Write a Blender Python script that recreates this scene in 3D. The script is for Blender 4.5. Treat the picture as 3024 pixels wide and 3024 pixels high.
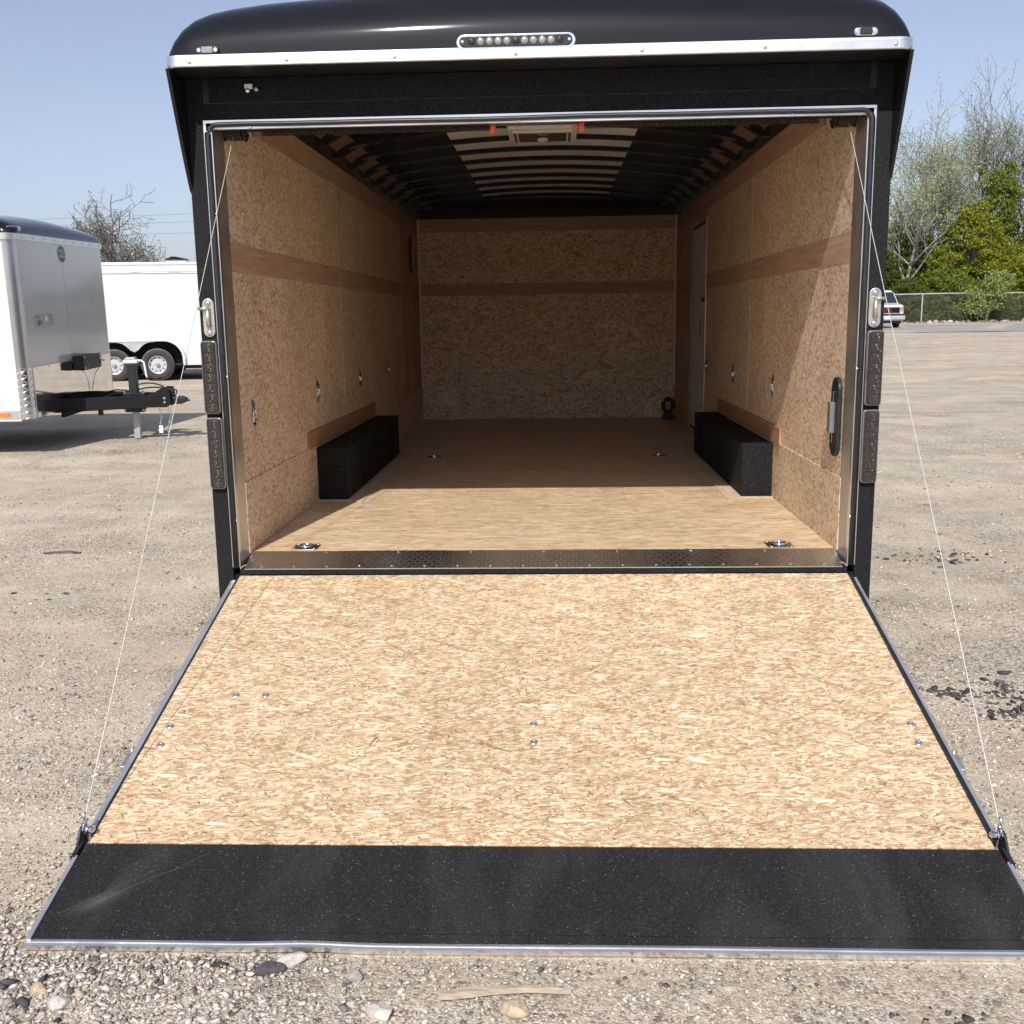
import bpy, bmesh, math, random
import numpy as np
from mathutils import Vector, Matrix
random.seed(7)
rng = np.random.default_rng(7)
R = math.radians
for o in list(bpy.data.objects):
    bpy.data.objects.remove(o)
scene = bpy.context.scene
col = scene.collection

# ------------------------------------------------------------------ camera
CX, CY, CZ = 0.0624, -3.8883, 1.4610
PITCH, YAW, ROLL = 0.18656, -0.04317, -0.01502
fw = Vector((math.sin(YAW) * math.cos(PITCH), math.cos(YAW) * math.cos(PITCH), -math.sin(PITCH)))
r0 = Vector((math.cos(YAW), -math.sin(YAW), 0))
u0 = r0.cross(fw)
rt = r0 * math.cos(ROLL) + u0 * math.sin(ROLL)
up = -r0 * math.sin(ROLL) + u0 * math.cos(ROLL)
cam_d = bpy.data.cameras.new("camera")
cam = bpy.data.objects.new("camera", cam_d)
col.objects.link(cam)
M = Matrix.Identity(4)
for i in range(3):
    M[i][0], M[i][1], M[i][2] = rt[i], up[i], -fw[i]
M[0][3], M[1][3], M[2][3] = CX, CY, CZ
cam.matrix_world = M
cam_d.sensor_width = 36
cam_d.lens = 36 * 3019.6 / 3024
cam_d.clip_start = 0.05
cam_d.clip_end = 2000
scene.camera = cam

# ------------------------------------------------------------------ sky, sun, exposure
SUN_EL = R(43.9)
sv = Vector((-0.1775, -0.984, 0)).normalized()
sun_vec = Vector((sv.x * math.cos(SUN_EL), sv.y * math.cos(SUN_EL), math.sin(SUN_EL)))
world = bpy.data.worlds.new("World")
scene.world = world
world.use_nodes = True
wn = world.node_tree
wn.nodes.clear()
sky = wn.nodes.new("ShaderNodeTexSky")
sky.sky_type = 'NISHITA'
sky.sun_disc = False
sky.sun_elevation = SUN_EL
sky.sun_rotation = math.atan2(sv.x, sv.y)
sky.air_density = 1.0
sky.dust_density = 1.6
sky.ozone_density = 4.0
bg = wn.nodes.new("ShaderNodeBackground")
bg.inputs[1].default_value = 0.15
wo = wn.nodes.new("ShaderNodeOutputWorld")
hs = wn.nodes.new("ShaderNodeHueSaturation")   # hazy spring sky: paler than a clear one
hs.inputs["Saturation"].default_value = 0.66
hs.inputs["Value"].default_value = 0.75
wn.links.new(sky.outputs[0], hs.inputs["Color"])
tn = wn.nodes.new("ShaderNodeMix"); tn.data_type = 'RGBA'; tn.blend_type = 'MULTIPLY'
tn.inputs[0].default_value = 1.0
tn.inputs[7].default_value = (1.02, 0.99, 1.05, 1)
wn.links.new(hs.outputs[0], tn.inputs[6])
wn.links.new(tn.outputs[2], bg.inputs[0])
wn.links.new(bg.outputs[0], wo.inputs[0])
sun_d = bpy.data.lights.new("sun", 'SUN')
sun_d.energy = 4.0
sun_d.angle = R(0.53)
sun_d.color = (1.0, 0.955, 0.90)
sun = bpy.data.objects.new("sun", sun_d)
col.objects.link(sun)
sun.rotation_euler = sun_vec.to_track_quat('Z', 'Y').to_euler()
scene.view_settings.view_transform = 'Standard'
scene.view_settings.look = 'None'
scene.view_settings.gamma = 1
scene.view_settings.exposure = 0.3
scene.view_settings.use_curve_mapping = False
scene.cycles.max_bounces = 12
scene.cycles.diffuse_bounces = 9
scene.cycles.glossy_bounces = 5
scene.cycles.transparent_max_bounces = 6

# ------------------------------------------------------------------ node helpers
class NT:
    def __init__(s, name):
        s.m = bpy.data.materials.new(name)
        s.m.use_nodes = True
        s.t = s.m.node_tree
        s.t.nodes.clear()
        s.out = s.t.nodes.new("ShaderNodeOutputMaterial")
    def n(s, typ, **kw):
        nd = s.t.nodes.new("ShaderNode" + typ)
        for k, v in kw.items():
            if k.startswith("i_"):
                key = k[2:]
                key = int(key) if key.isdigit() else key.replace("_", " ")
                if isinstance(v, bpy.types.NodeSocket):
                    s.t.links.new(v, nd.inputs[key])
                else:
                    nd.inputs[key].default_value = v
            else:
                setattr(nd, k, v)
        return nd
    def math(s, op, a, b=0.0, c=0.0, clamp=False):
        nd = s.t.nodes.new("ShaderNodeMath")
        nd.operation = op
        nd.use_clamp = clamp
        for i, v in enumerate((a, b, c)):
            if isinstance(v, bpy.types.NodeSocket):
                s.t.links.new(v, nd.inputs[i])
            else:
                nd.inputs[i].default_value = v
        return nd.outputs[0]
    def mix(s, f, a, b, blend='MIX'):
        nd = s.t.nodes.new("ShaderNodeMix")
        nd.data_type = 'RGBA'
        nd.blend_type = blend
        for k, v in ((0, f), (6, a), (7, b)):
            if isinstance(v, bpy.types.NodeSocket):
                s.t.links.new(v, nd.inputs[k])
            elif k == 0:
                nd.inputs[0].default_value = v
            else:
                nd.inputs[k].default_value = (v[0], v[1], v[2], 1)
        return nd.outputs[2]
    def ramp(s, fac, stops, mode='LINEAR'):
        nd = s.t.nodes.new("ShaderNodeValToRGB")
        nd.color_ramp.interpolation = mode
        e = nd.color_ramp.elements
        while len(e) < len(stops):
            e.new(0.5)
        for i, (p, c) in enumerate(stops):
            e[i].position = p
            if not hasattr(c, '__len__'):
                c = (c, c, c)
            e[i].color = (c[0], c[1], c[2], 1)
        s.t.links.new(fac, nd.inputs[0])
        return nd.outputs[0]
    def coord(s, which='Object'):
        return s.n("TexCoord").outputs[which]
    def mapp(s, vec, loc=(0, 0, 0), rot=(0, 0, 0), sc=(1, 1, 1)):
        return s.n("Mapping", i_Vector=vec, i_Location=loc, i_Rotation=rot, i_Scale=sc).outputs[0]
    def bump(s, h, strength=0.3, dist=0.002):
        return s.n("Bump", i_Strength=strength, i_Distance=dist, i_Height=h).outputs[0]
    def bsdf(s, color, rough=0.5, metal=0.0, normal=None, **kw):
        b = s.t.nodes.new("ShaderNodeBsdfPrincipled")
        def put(k, v):
            if isinstance(v, bpy.types.NodeSocket):
                s.t.links.new(v, b.inputs[k])
            elif k in ("Base Color", "Coat Tint", "Emission Color"):
                b.inputs[k].default_value = (v[0], v[1], v[2], 1)
            else:
                b.inputs[k].default_value = v
        put("Base Color", color)
        put("Roughness", rough)
        put("Metallic", metal)
        if normal is not None:
            put("Normal", normal)
        for k, v in kw.items():
            put(k.replace("_", " "), v)
        s.t.links.new(b.outputs[0], s.out.inputs[0])
        return s.m

def plain(name, c, rough=0.5, metal=0.0, var=0.08, nscale=6.0, bump=0.0, bscale=200, **kw):
    t = NT(name)
    co = t.coord()
    nz = t.n("TexNoise", i_Vector=co, i_Scale=nscale, i_Detail=5.0).outputs[0]
    f = t.ramp(nz, [(0.3, 1 - var), (0.7, 1 + var)])
    cc = t.mix(1.0, c, f, 'MULTIPLY')
    rr = t.math('MULTIPLY_ADD', nz, rough * 0.5, rough * 0.75)
    nrm = None
    if bump:
        nb = t.n("TexNoise", i_Vector=co, i_Scale=bscale, i_Detail=3.0).outputs[0]
        nrm = t.bump(nb, bump, 0.003)
    return t.bsdf(cc, rr, metal, nrm, **kw)

def osb(name, ua, va, tones, su=13.0, svv=62.0, dark=0.045, spread=1.0, glossy=0.55, dcol=(0.13, 0.065, 0.03), grain=1.0, blotch=1.0, wob=1.0, chips=0.0):
    """oriented strand board: flakes lie along axis ua, va across"""
    t = NT(name)
    xyz = t.n("SeparateXYZ", i_0=t.coord())
    uv = t.n("CombineXYZ", i_0=xyz.outputs[ua], i_1=xyz.outputs[va]).outputs[0]
    w = t.n("TexNoise", i_Vector=uv, i_Scale=9.0, i_Detail=3.0)
    wv = t.n("VectorMath", operation='SUBTRACT', i_0=w.outputs["Color"], i_1=(0.5, 0.5, 0.5)).outputs[0]
    w2 = t.n("TexNoise", i_Vector=uv, i_Scale=70.0, i_Detail=2.0)
    wv2 = t.n("VectorMath", operation='SUBTRACT', i_0=w2.outputs["Color"], i_1=(0.5, 0.5, 0.5)).outputs[0]
    a = t.n("VectorMath", operation='SCALE', i_0=wv, i_Scale=0.035 * wob).outputs[0]
    b = t.n("VectorMath", operation='SCALE', i_0=wv2, i_Scale=0.008 * wob).outputs[0]
    uvw = t.n("VectorMath", operation='ADD', i_0=uv, i_1=a).outputs[0]
    uvw = t.n("VectorMath", operation='ADD', i_0=uvw, i_1=b).outputs[0]
    n = len(tones)
    cur = None
    hgt = None
    layers = [(0, 1, 1, 1), (9, 1.25, 1.2, .62), (-14, 1.0, 1.1, .55), (27, 1.5, 1.3, .38), (-33, 1.4, 1.2, .32), (4, 1.9, 1.9, .40), (-22, 0.5, 0.55, .10), (70, 1.7, 1.6, .10), (-8, 1.6, 2.0, .36), (17, 0.45, 0.7, .07), (-3, 2.6, 1.5, .30)]
    for k, (ang, fu, fv, cover) in enumerate(layers):
        p = t.mapp(uvw, loc=(3.1 * k, 1.7 * k, 0), rot=(0, 0, R(ang * spread)))
        p = t.mapp(p, sc=(su * fu, svv * fv, 1))
        v = t.n("TexVoronoi", voronoi_dimensions='2D', i_Vector=p, i_Scale=1.0)
        s = t.n("SeparateColor", i_0=v.outputs["Color"])
        c = t.ramp(s.outputs[0], [(i / (n - 1), tones[i]) for i in range(n)])
        if cur is None:
            cur = c
            hgt = s.outputs[2]
        else:
            m = t.math('GREATER_THAN', s.outputs[1], 1 - cover)
            cur = t.mix(m, cur, c)
    # dark slivers
    for k, (ang, fu, fv) in enumerate([(12, 2.6, 2.4), (-38, 3.0, 2.2), (55, 3.4, 2.0)]):
        p = t.mapp(uvw, loc=(7.3 * k + 1, 2.9 * k, 0), rot=(0, 0, R(ang * spread)))
        p = t.mapp(p, sc=(su * fu, svv * fv, 1))
        v = t.n("TexVoronoi", voronoi_dimensions='2D', i_Vector=p, i_Scale=1.0)
        s = t.n("SeparateColor", i_0=v.outputs["Color"])
        m = t.math('GREATER_THAN', s.outputs[0], 1 - dark * (1.0 if k == 0 else 0.55))
        dd = t.math('LESS_THAN', v.outputs["Distance"], 0.42)
        m = t.math('MULTIPLY', m, dd)
        m = t.math('MULTIPLY', m, t.math('MULTIPLY_ADD', s.outputs[1], 0.7, 0.25))
        cur = t.mix(m, cur, dcol)
    g = t.n("TexNoise", i_Vector=t.mapp(uvw, sc=(18 + 60 * (1 - grain), 260 * (0.5 + 0.5 * grain), 1)), i_Scale=1.0, i_Detail=3.0).outputs[0]
    cur = t.mix(1.0, cur, t.ramp(g, [(0.25, 0.80), (0.75, 1.14)]), 'MULTIPLY')
    big = t.n("TexNoise", i_Vector=uv, i_Scale=2.3, i_Detail=3.0).outputs[0]
    cur = t.mix(1.0, cur, t.ramp(big, [(0.3, 0.90), (0.7, 1.07)]), 'MULTIPLY')
    nrm = t.bump(t.math('ADD', g, hgt), 0.25, 0.0008)
    blot = t.n("TexNoise", i_Vector=t.mapp(uvw, sc=(6, 15, 1)), i_Scale=1.0, i_Detail=7.0, i_Roughness=0.72)
    cur = t.mix(1.0, cur, t.ramp(blot.outputs[0], [(0.34, (1 - 0.17 * blotch, 1 - 0.21 * blotch, 1 - 0.25 * blotch)), (0.5, (1.0, 0.995, 0.99)), (0.68, (1 + 0.09 * blotch, 1 + 0.10 * blotch, 1 + 0.10 * blotch))]), 'MULTIPLY')
    pk = t.n("TexNoise", i_Vector=t.mapp(uvw, loc=(5, 9, 0), sc=(14, 40, 1)), i_Scale=1.0, i_Detail=3.0)
    cur = t.mix(t.math('MULTIPLY', t.ramp(pk.outputs[0], [(0.60, 0.0), (0.70, 1.0)]), 0.35), cur, (0.52, 0.28, 0.15))
    if chips:   # a few larger single strands: rusty, dark and very pale ones
        for k, (ang, au, av, thr, cc_) in enumerate([(20, 26, 95, 0.985, (0.44, 0.24, 0.13)), (-25, 46, 170, 0.990, (0.17, 0.09, 0.045)), (5, 14, 80, 0.965, (0.76, 0.65, 0.49)), (-40, 30, 120, 0.990, (0.36, 0.20, 0.10)), (52, 52, 210, 0.992, (0.14, 0.075, 0.04)), (12, 40, 150, 0.98, (0.30, 0.19, 0.11))]):
            p = t.mapp(uvw, loc=(11.3 * k + 2, 5.9 * k, 0), rot=(0, 0, R(ang)))
            v = t.n("TexVoronoi", voronoi_dimensions='2D', i_Vector=t.mapp(p, sc=(au, av, 1)), i_Scale=1.0)
            sc_ = t.n("SeparateColor", i_0=v.outputs["Color"])
            m = t.math('MULTIPLY', t.math('GREATER_THAN', sc_.outputs[0], thr), t.math('LESS_THAN', v.outputs["Distance"], 0.46))
            cur = t.mix(t.math('MULTIPLY', m, t.math('MULTIPLY_ADD', sc_.outputs[1], 0.6, 0.35)), cur, cc_)
    return t.bsdf(cur, glossy, 0, nrm, Specular_IOR_Level=0.35)

TONES_RAMP = [(0.32, 0.20, 0.105), (0.47, 0.335, 0.195), (0.57, 0.44, 0.285), (0.73, 0.61, 0.44), (0.53, 0.385, 0.235), (0.40, 0.255, 0.14)]
TONES_WALL = [(0.50, 0.33, 0.19), (0.69, 0.53, 0.37), (0.74, 0.59, 0.43), (0.77, 0.63, 0.47), (0.71, 0.56, 0.40), (0.60, 0.43, 0.27)]
TONES_BACK = [(0.56, 0.34, 0.18), (0.74, 0.56, 0.36), (0.80, 0.65, 0.45), (0.83, 0.70, 0.51), (0.74, 0.56, 0.36), (0.60, 0.38, 0.20)]
TONES_FLOOR = [(0.43, 0.285, 0.155), (0.61, 0.455, 0.285), (0.69, 0.54, 0.36), (0.74, 0.60, 0.42), (0.60, 0.44, 0.27), (0.48, 0.325, 0.185)]

M_OSB_RAMP = osb("osb_ramp", 0, 1, TONES_RAMP, 25, 118, 0.04, spread=1.35, dcol=(0.17, 0.085, 0.04), blotch=0.9, wob=0.6, chips=1.0)
M_OSB_FLOOR = osb("osb_floor", 0, 1, TONES_FLOOR, 8, 90, 0.05, spread=0.25, glossy=0.38)
M_OSB_WALL = osb("osb_side_wall", 1, 2, TONES_WALL, 17, 52, 0.17, spread=2.0, dcol=(0.33, 0.16, 0.065), grain=0.5, blotch=0.35)
M_OSB_BACK = osb("osb_front_wall", 0, 2, TONES_BACK, 13, 40, 0.17, spread=1.7, grain=0.5, blotch=0.6, wob=1.0, dcol=(0.30, 0.14, 0.055))

def plywood(name, axis_scale, c=(0.46, 0.305, 0.205)):
    t = NT(name)
    p = t.mapp(t.coord(), sc=axis_scale)
    nz = t.n("TexNoise", i_Vector=p, i_Scale=1.0, i_Detail=5.0, i_Distortion=0.6).outputs[0]
    cc = t.mix(1.0, c, t.ramp(nz, [(0.3, 0.82), (0.7, 1.15)]), 'MULTIPLY')
    return t.bsdf(cc, 0.6, 0, t.bump(nz, 0.1, 0.001), Specular_IOR_Level=0.3)
M_PLY = plywood("plywood_band", (3, 3, 60))
M_PLY_TRIM = plywood("plywood_trim", (3, 3, 60), (0.37, 0.205, 0.12))
M_PLY_PALE = plywood("plywood_pale", (20, 3, 3), (0.55, 0.40, 0.29))
M_PLY_WALL = plywood("plywood_wall", (9, 9, 2.0), (0.54, 0.37, 0.23))

def coated(name, base=0.011, speck=0.5):
    t = NT(name)
    co = t.coord()
    n1 = t.n("TexNoise", i_Vector=co, i_Scale=170.0, i_Detail=4.0, i_Roughness=0.75).outputs[0]
    v = t.n("TexVoronoi", i_Vector=co, i_Scale=600.0)
    sep = t.n("SeparateColor", i_0=v.outputs["Color"])
    n2 = t.n("TexNoise", i_Vector=co, i_Scale=3.0, i_Detail=6.0).outputs[0]
    k = t.ramp(n1, [(0.40, base * 0.35), (0.55, base * 1.4), (0.68, base * 7.0)])
    cc = t.mix(1.0, k, (0.93, 0.97, 1.1), 'MULTIPLY')
    cc = t.mix(t.math('GREATER_THAN', sep.outputs[0], 0.992), cc, (0.09, 0.09, 0.085))
    rr = t.ramp(n2, [(0.3, 0.62), (0.7, 0.8)])
    h = t.math('ADD', n1, t.math('MULTIPLY', v.outputs["Distance"], 0.5))
    return t.bsdf(cc, rr, 0, t.bump(h, 0.85, 0.0035), Specular_IOR_Level=speck)
M_COAT = coated("black_textured_coating", 0.006, 0.35)
M_BOX = coated("black_wheel_box_coating", 0.006, 0.3)

# ramp flap coating with dust and scuffs of its own
def flap_mat():
    t = NT("black_grit_coating")
    co = t.coord()
    n1 = t.n("TexNoise", i_Vector=co, i_Scale=200.0, i_Detail=3.0, i_Roughness=0.7).outputs[0]
    v = t.n("TexVoronoi", i_Vector=co, i_Scale=520.0)
    sep = t.n("SeparateColor", i_0=v.outputs["Color"])
    k = t.ramp(n1, [(0.40, 0.003), (0.56, 0.011), (0.68, 0.034)])
    cc = t.mix(1.0, k, (0.96, 0.98, 1.06), 'MULTIPLY')
    cc = t.mix(t.math('GREATER_THAN', sep.outputs[0], 0.9975), cc, (0.20, 0.195, 0.18))
    # dusty scuffs
    d = t.n("TexNoise", i_Vector=t.mapp(co, sc=(5, 2.2, 2)), i_Scale=1.0, i_Detail=7.0, i_Distortion=0.8).outputs[0]
    dm = t.math('MULTIPLY', t.ramp(d, [(0.48, 0.0), (0.74, 1.0)]), 0.055)
    cc = t.mix(dm, cc, (0.32, 0.29, 0.25))
    # one drag mark running diagonally with fine scratches beside it
    p = t.mapp(co, loc=(1.085, 1.665, 0), rot=(0, 0, 0))
    s = t.n("SeparateXYZ", i_0=p)
    ang = R(-36)
    al = t.math('ADD', t.math('MULTIPLY', s.outputs[0], math.cos(ang)), t.math('MULTIPLY', s.outputs[1], -math.sin(ang)))
    ac = t.math('ADD', t.math('MULTIPLY', s.outputs[0], math.sin(ang)), t.math('MULTIPLY', s.outputs[1], math.cos(ang)))
    wob = t.math('MULTIPLY', t.math('SUBTRACT', t.n("TexNoise", i_Vector=co, i_Scale=9.0).outputs[0], 0.5), 0.03)
    ac = t.math('ADD', ac, wob)
    smear = t.math('MULTIPLY', t.math('POWER', 2.718, t.math('MULTIPLY', t.math('POWER', t.math('DIVIDE', ac, 0.017), 2.0), -1.0)),
                   t.math('POWER', 2.718, t.math('MULTIPLY', t.math('POWER', t.math('DIVIDE', al, 0.05), 2.0), -1.0)))
    thin = t.math('MULTIPLY', t.math('LESS_THAN', t.math('ABSOLUTE', t.math('ADD', ac, 0.004)), 0.0012),
                  t.math('LESS_THAN', t.math('ABSOLUTE', t.math('SUBTRACT', al, 0.14)), 0.14))
    thin2 = t.math('MULTIPLY', t.math('LESS_THAN', t.math('ABSOLUTE', t.math('SUBTRACT', ac, 0.017)), 0.0009),
                   t.math('LESS_THAN', t.math('ABSOLUTE', t.math('SUBTRACT', al, 0.03)), 0.12))
    cc = t.mix(t.math('MULTIPLY', smear, 0.13), cc, (0.40, 0.37, 0.32))
    cc = t.mix(t.math('MULTIPLY', t.math('MAXIMUM', thin, thin2), 0.09), cc, (0.42, 0.40, 0.36))
    h = t.math('ADD', n1, t.math('MULTIPLY', v.outputs["Distance"], 0.4))
    return t.bsdf(cc, 0.78, 0, t.bump(h, 0.8, 0.003), Specular_IOR_Level=0.4)
M_FLAP = flap_mat()

M_ALU = plain("brushed_aluminium", (0.80, 0.80, 0.79), 0.30, 0.95, 0.06, 12, 0.1, 60)
M_ALU_DULL = plain("dull_aluminium", (0.62, 0.62, 0.62), 0.42, 0.8, 0.10, 9, 0.1, 80)
M_JAMB = plain("jamb_aluminium", (0.60, 0.58, 0.56), 0.34, 0.95, 0.10, 9, 0.1, 80)
M_CHROME = plain("bright_zinc", (0.78, 0.82, 0.84), 0.12, 1.0, 0.08, 30)
M_DARKZINC = plain("dark_zinc_plate", (0.33, 0.35, 0.36), 0.20, 1.0, 0.15, 60)
M_BEZEL = plain("smoky_bezel", (0.22, 0.215, 0.21), 0.14, 0.5, 0.15, 60, Coat_Weight=0.5)
M_SCREW = plain("zinc_screw", (0.50, 0.52, 0.54), 0.3, 0.8, 0.1, 200)
M_PEWTER = plain("cast_pewter", (0.56, 0.54, 0.49), 0.38, 0.85, 0.12, 25, 0.25, 150)
M_RUBBER = plain("black_rubber", (0.014, 0.015, 0.017), 0.45, 0, 0.2, 20)
M_GLOSSBLACK = plain("gloss_black_fibreglass", (0.008, 0.0085, 0.010), 0.05, 0, 0.15, 3, 0.02, 4, Specular_IOR_Level=0.42)
M_BLACK = plain("matt_black_paint", (0.012, 0.013, 0.015), 0.5, 0, 0.2, 8, 0.15, 90)
M_VOID = plain("black_ceiling_skin", (0.008, 0.0075, 0.007), 0.14, 0, 0.2, 3, Specular_IOR_Level=0.28)
M_COVE = plain("brown_cove_board", (0.20, 0.125, 0.085), 0.35, 0, 0.2, 6)
M_CEIL = plain("bare_ceiling_metal", (0.80, 0.79, 0.78), 0.5, 0.05, 0.06, 4)
M_TAB = plain("bow_tab_steel", (0.10, 0.085, 0.075), 0.45, 0.3, 0.1, 20)
M_WHITE = plain("white_gelcoat", (0.60, 0.62, 0.62), 0.22, 0, 0.02, 1.2, Coat_Weight=0.3)
M_OFFWHITE = plain("off_white_plastic", (0.72, 0.71, 0.68), 0.4, 0, 0.04, 20)
M_GREYPANEL = plain("pale_grey_panel", (0.52, 0.54, 0.555), 0.16, 0, 0.05, 1.5, Coat_Weight=0.6, Coat_Roughness=0.06)
M_SILVER = plain("satin_silver_post", (0.60, 0.61, 0.63), 0.27, 0.9, 0.05, 2)
M_TYRE = plain("tyre_rubber", (0.035, 0.034, 0.033), 0.8, 0, 0.25, 14, 0.4, 80)
M_TREAD = plain("dusty_tyre_tread", (0.13, 0.105, 0.09), 0.9, 0, 0.3, 10, 0.5, 60)
M_RIM = plain("silver_wheel_paint", (0.50, 0.51, 0.52), 0.4, 0.15, 0.06, 15)
M_ORANGE = plain("orange_plastic", (0.80, 0.085, 0.015), 0.4, 0, 0.1, 30)
M_AMBER = plain("amber_lens", (0.85, 0.22, 0.02), 0.2, 0, 0.1, 40)
M_SMOKE = plain("smoked_lens", (0.021, 0.018, 0.017), 0.10, 0, 0.3, 60, 0.3, 120, Coat_Weight=0.5)
M_LEDCELL = plain("led_reflector", (0.052, 0.043, 0.039), 0.2, 0.3, 0.4, 90)
M_CLEAR = plain("clear_lens_plastic", (0.30, 0.30, 0.28), 0.12, 0.2, 0.15, 60, Coat_Weight=0.6)
M_DARKGLASS = plain("dark_glass", (0.02, 0.03, 0.032), 0.05, 0, 0.1, 3)
M_RED = plain("red_badge", (0.5, 0.02, 0.03), 0.3, 0, 0.1, 20)
M_CABLE = plain("galvanised_cable", (0.55, 0.54, 0.51), 0.5, 0.4, 0.3, 300)
M_GREYFOOT = plain("pale_galvanised_steel", (0.42, 0.43, 0.42), 0.5, 0.4, 0.15, 20)
M_VENTG = plain("vent_grey_metal", (0.24, 0.24, 0.235), 0.4, 0.5, 0.1, 20)
M_LABEL = plain("white_label", (0.75, 0.76, 0.75), 0.5, 0, 0.05, 60)
M_STICKER = plain("grey_sticker", (0.36, 0.37, 0.42), 0.5, 0, 0.05, 60)
M_INK = plain("black_ink", (0.02, 0.02, 0.02), 0.6)
M_NAVY = plain("navy_emblem", (0.025, 0.032, 0.045), 0.35)
M_FENCE = plain("galvanised_fence", (0.42, 0.43, 0.41), 0.5, 0.3, 0.1, 3)
M_CHAINMESH = plain("chain_link_wire", (0.22, 0.22, 0.20), 0.6, 0.2, 0.1, 3)

def diamond(name, freq, base, rough, metal, ua, va, strength=0.8, dist=0.0025, vary=0.0):
    """raised lozenge tread pattern"""
    t = NT(name)
    xyz = t.n("SeparateXYZ", i_0=t.coord())
    u = t.math('MULTIPLY', xyz.outputs[ua], freq)
    v = t.math('MULTIPLY', xyz.outputs[va], freq)
    cu, cv = t.math('FLOOR', u), t.math('FLOOR', v)
    par = t.math('MODULO', t.math('ADD', t.math('ADD', cu, cv), 10000.0), 2.0)
    fu = t.math('SUBTRACT', t.math('SUBTRACT', u, cu), 0.5)
    fv = t.math('SUBTRACT', t.math('SUBTRACT', v, cv), 0.5)
    a = t.math('MULTIPLY', t.math('ADD', fu, fv), 0.7071)
    b = t.math('MULTIPLY', t.math('SUBTRACT', fu, fv), 0.7071)
    par1 = t.math('SUBTRACT', 1.0, par)
    lo = t.math('ADD', t.math('MULTIPLY', a, par), t.math('MULTIPLY', b, par1))
    sh = t.math('ADD', t.math('MULTIPLY', b, par), t.math('MULTIPLY', a, par1))
    q = t.math('ADD', t.math('POWER', t.math('ABSOLUTE', t.math('DIVIDE', lo, 0.62)), 2.0), t.math('POWER', t.math('ABSOLUTE', t.math('DIVIDE', sh, 0.17)), 2.0))
    h = t.math('SUBTRACT', 1.0, q, clamp=True)
    nz = t.n("TexNoise", i_Vector=t.coord(), i_Scale=6.0, i_Detail=4.0).outputs[0]
    cc = t.mix(1.0, base, t.ramp(nz, [(0.3, 0.9), (0.7, 1.06)]), 'MULTIPLY')
    big = t.n("TexNoise", i_Vector=t.coord(), i_Scale=1.6, i_Detail=2.0).outputs[0]
    hh = t.math('ADD', h, t.math('MULTIPLY', big, vary))
    return t.bsdf(cc, t.math('MULTIPLY_ADD', nz, rough * 0.6, rough * 0.7), metal, t.bump(hh, strength, dist))
M_DIAMOND_SILL = diamond("diamond_plate_sill", 62, (0.72, 0.71, 0.70), 0.27, 1.0, 0, 1, 0.55, 0.0016)
M_DIAMOND_CORNER = diamond("diamond_plate_corner", 30, (0.80, 0.81, 0.84), 0.16, 1.0, 1, 2, 0.9, 0.0045)
M_DIAMOND_GUARD = diamond("polished_stone_guard", 34, (0.86, 0.86, 0.86), 0.035, 1.0, 1, 2, 0.16, 0.0009, 12.0)

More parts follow.
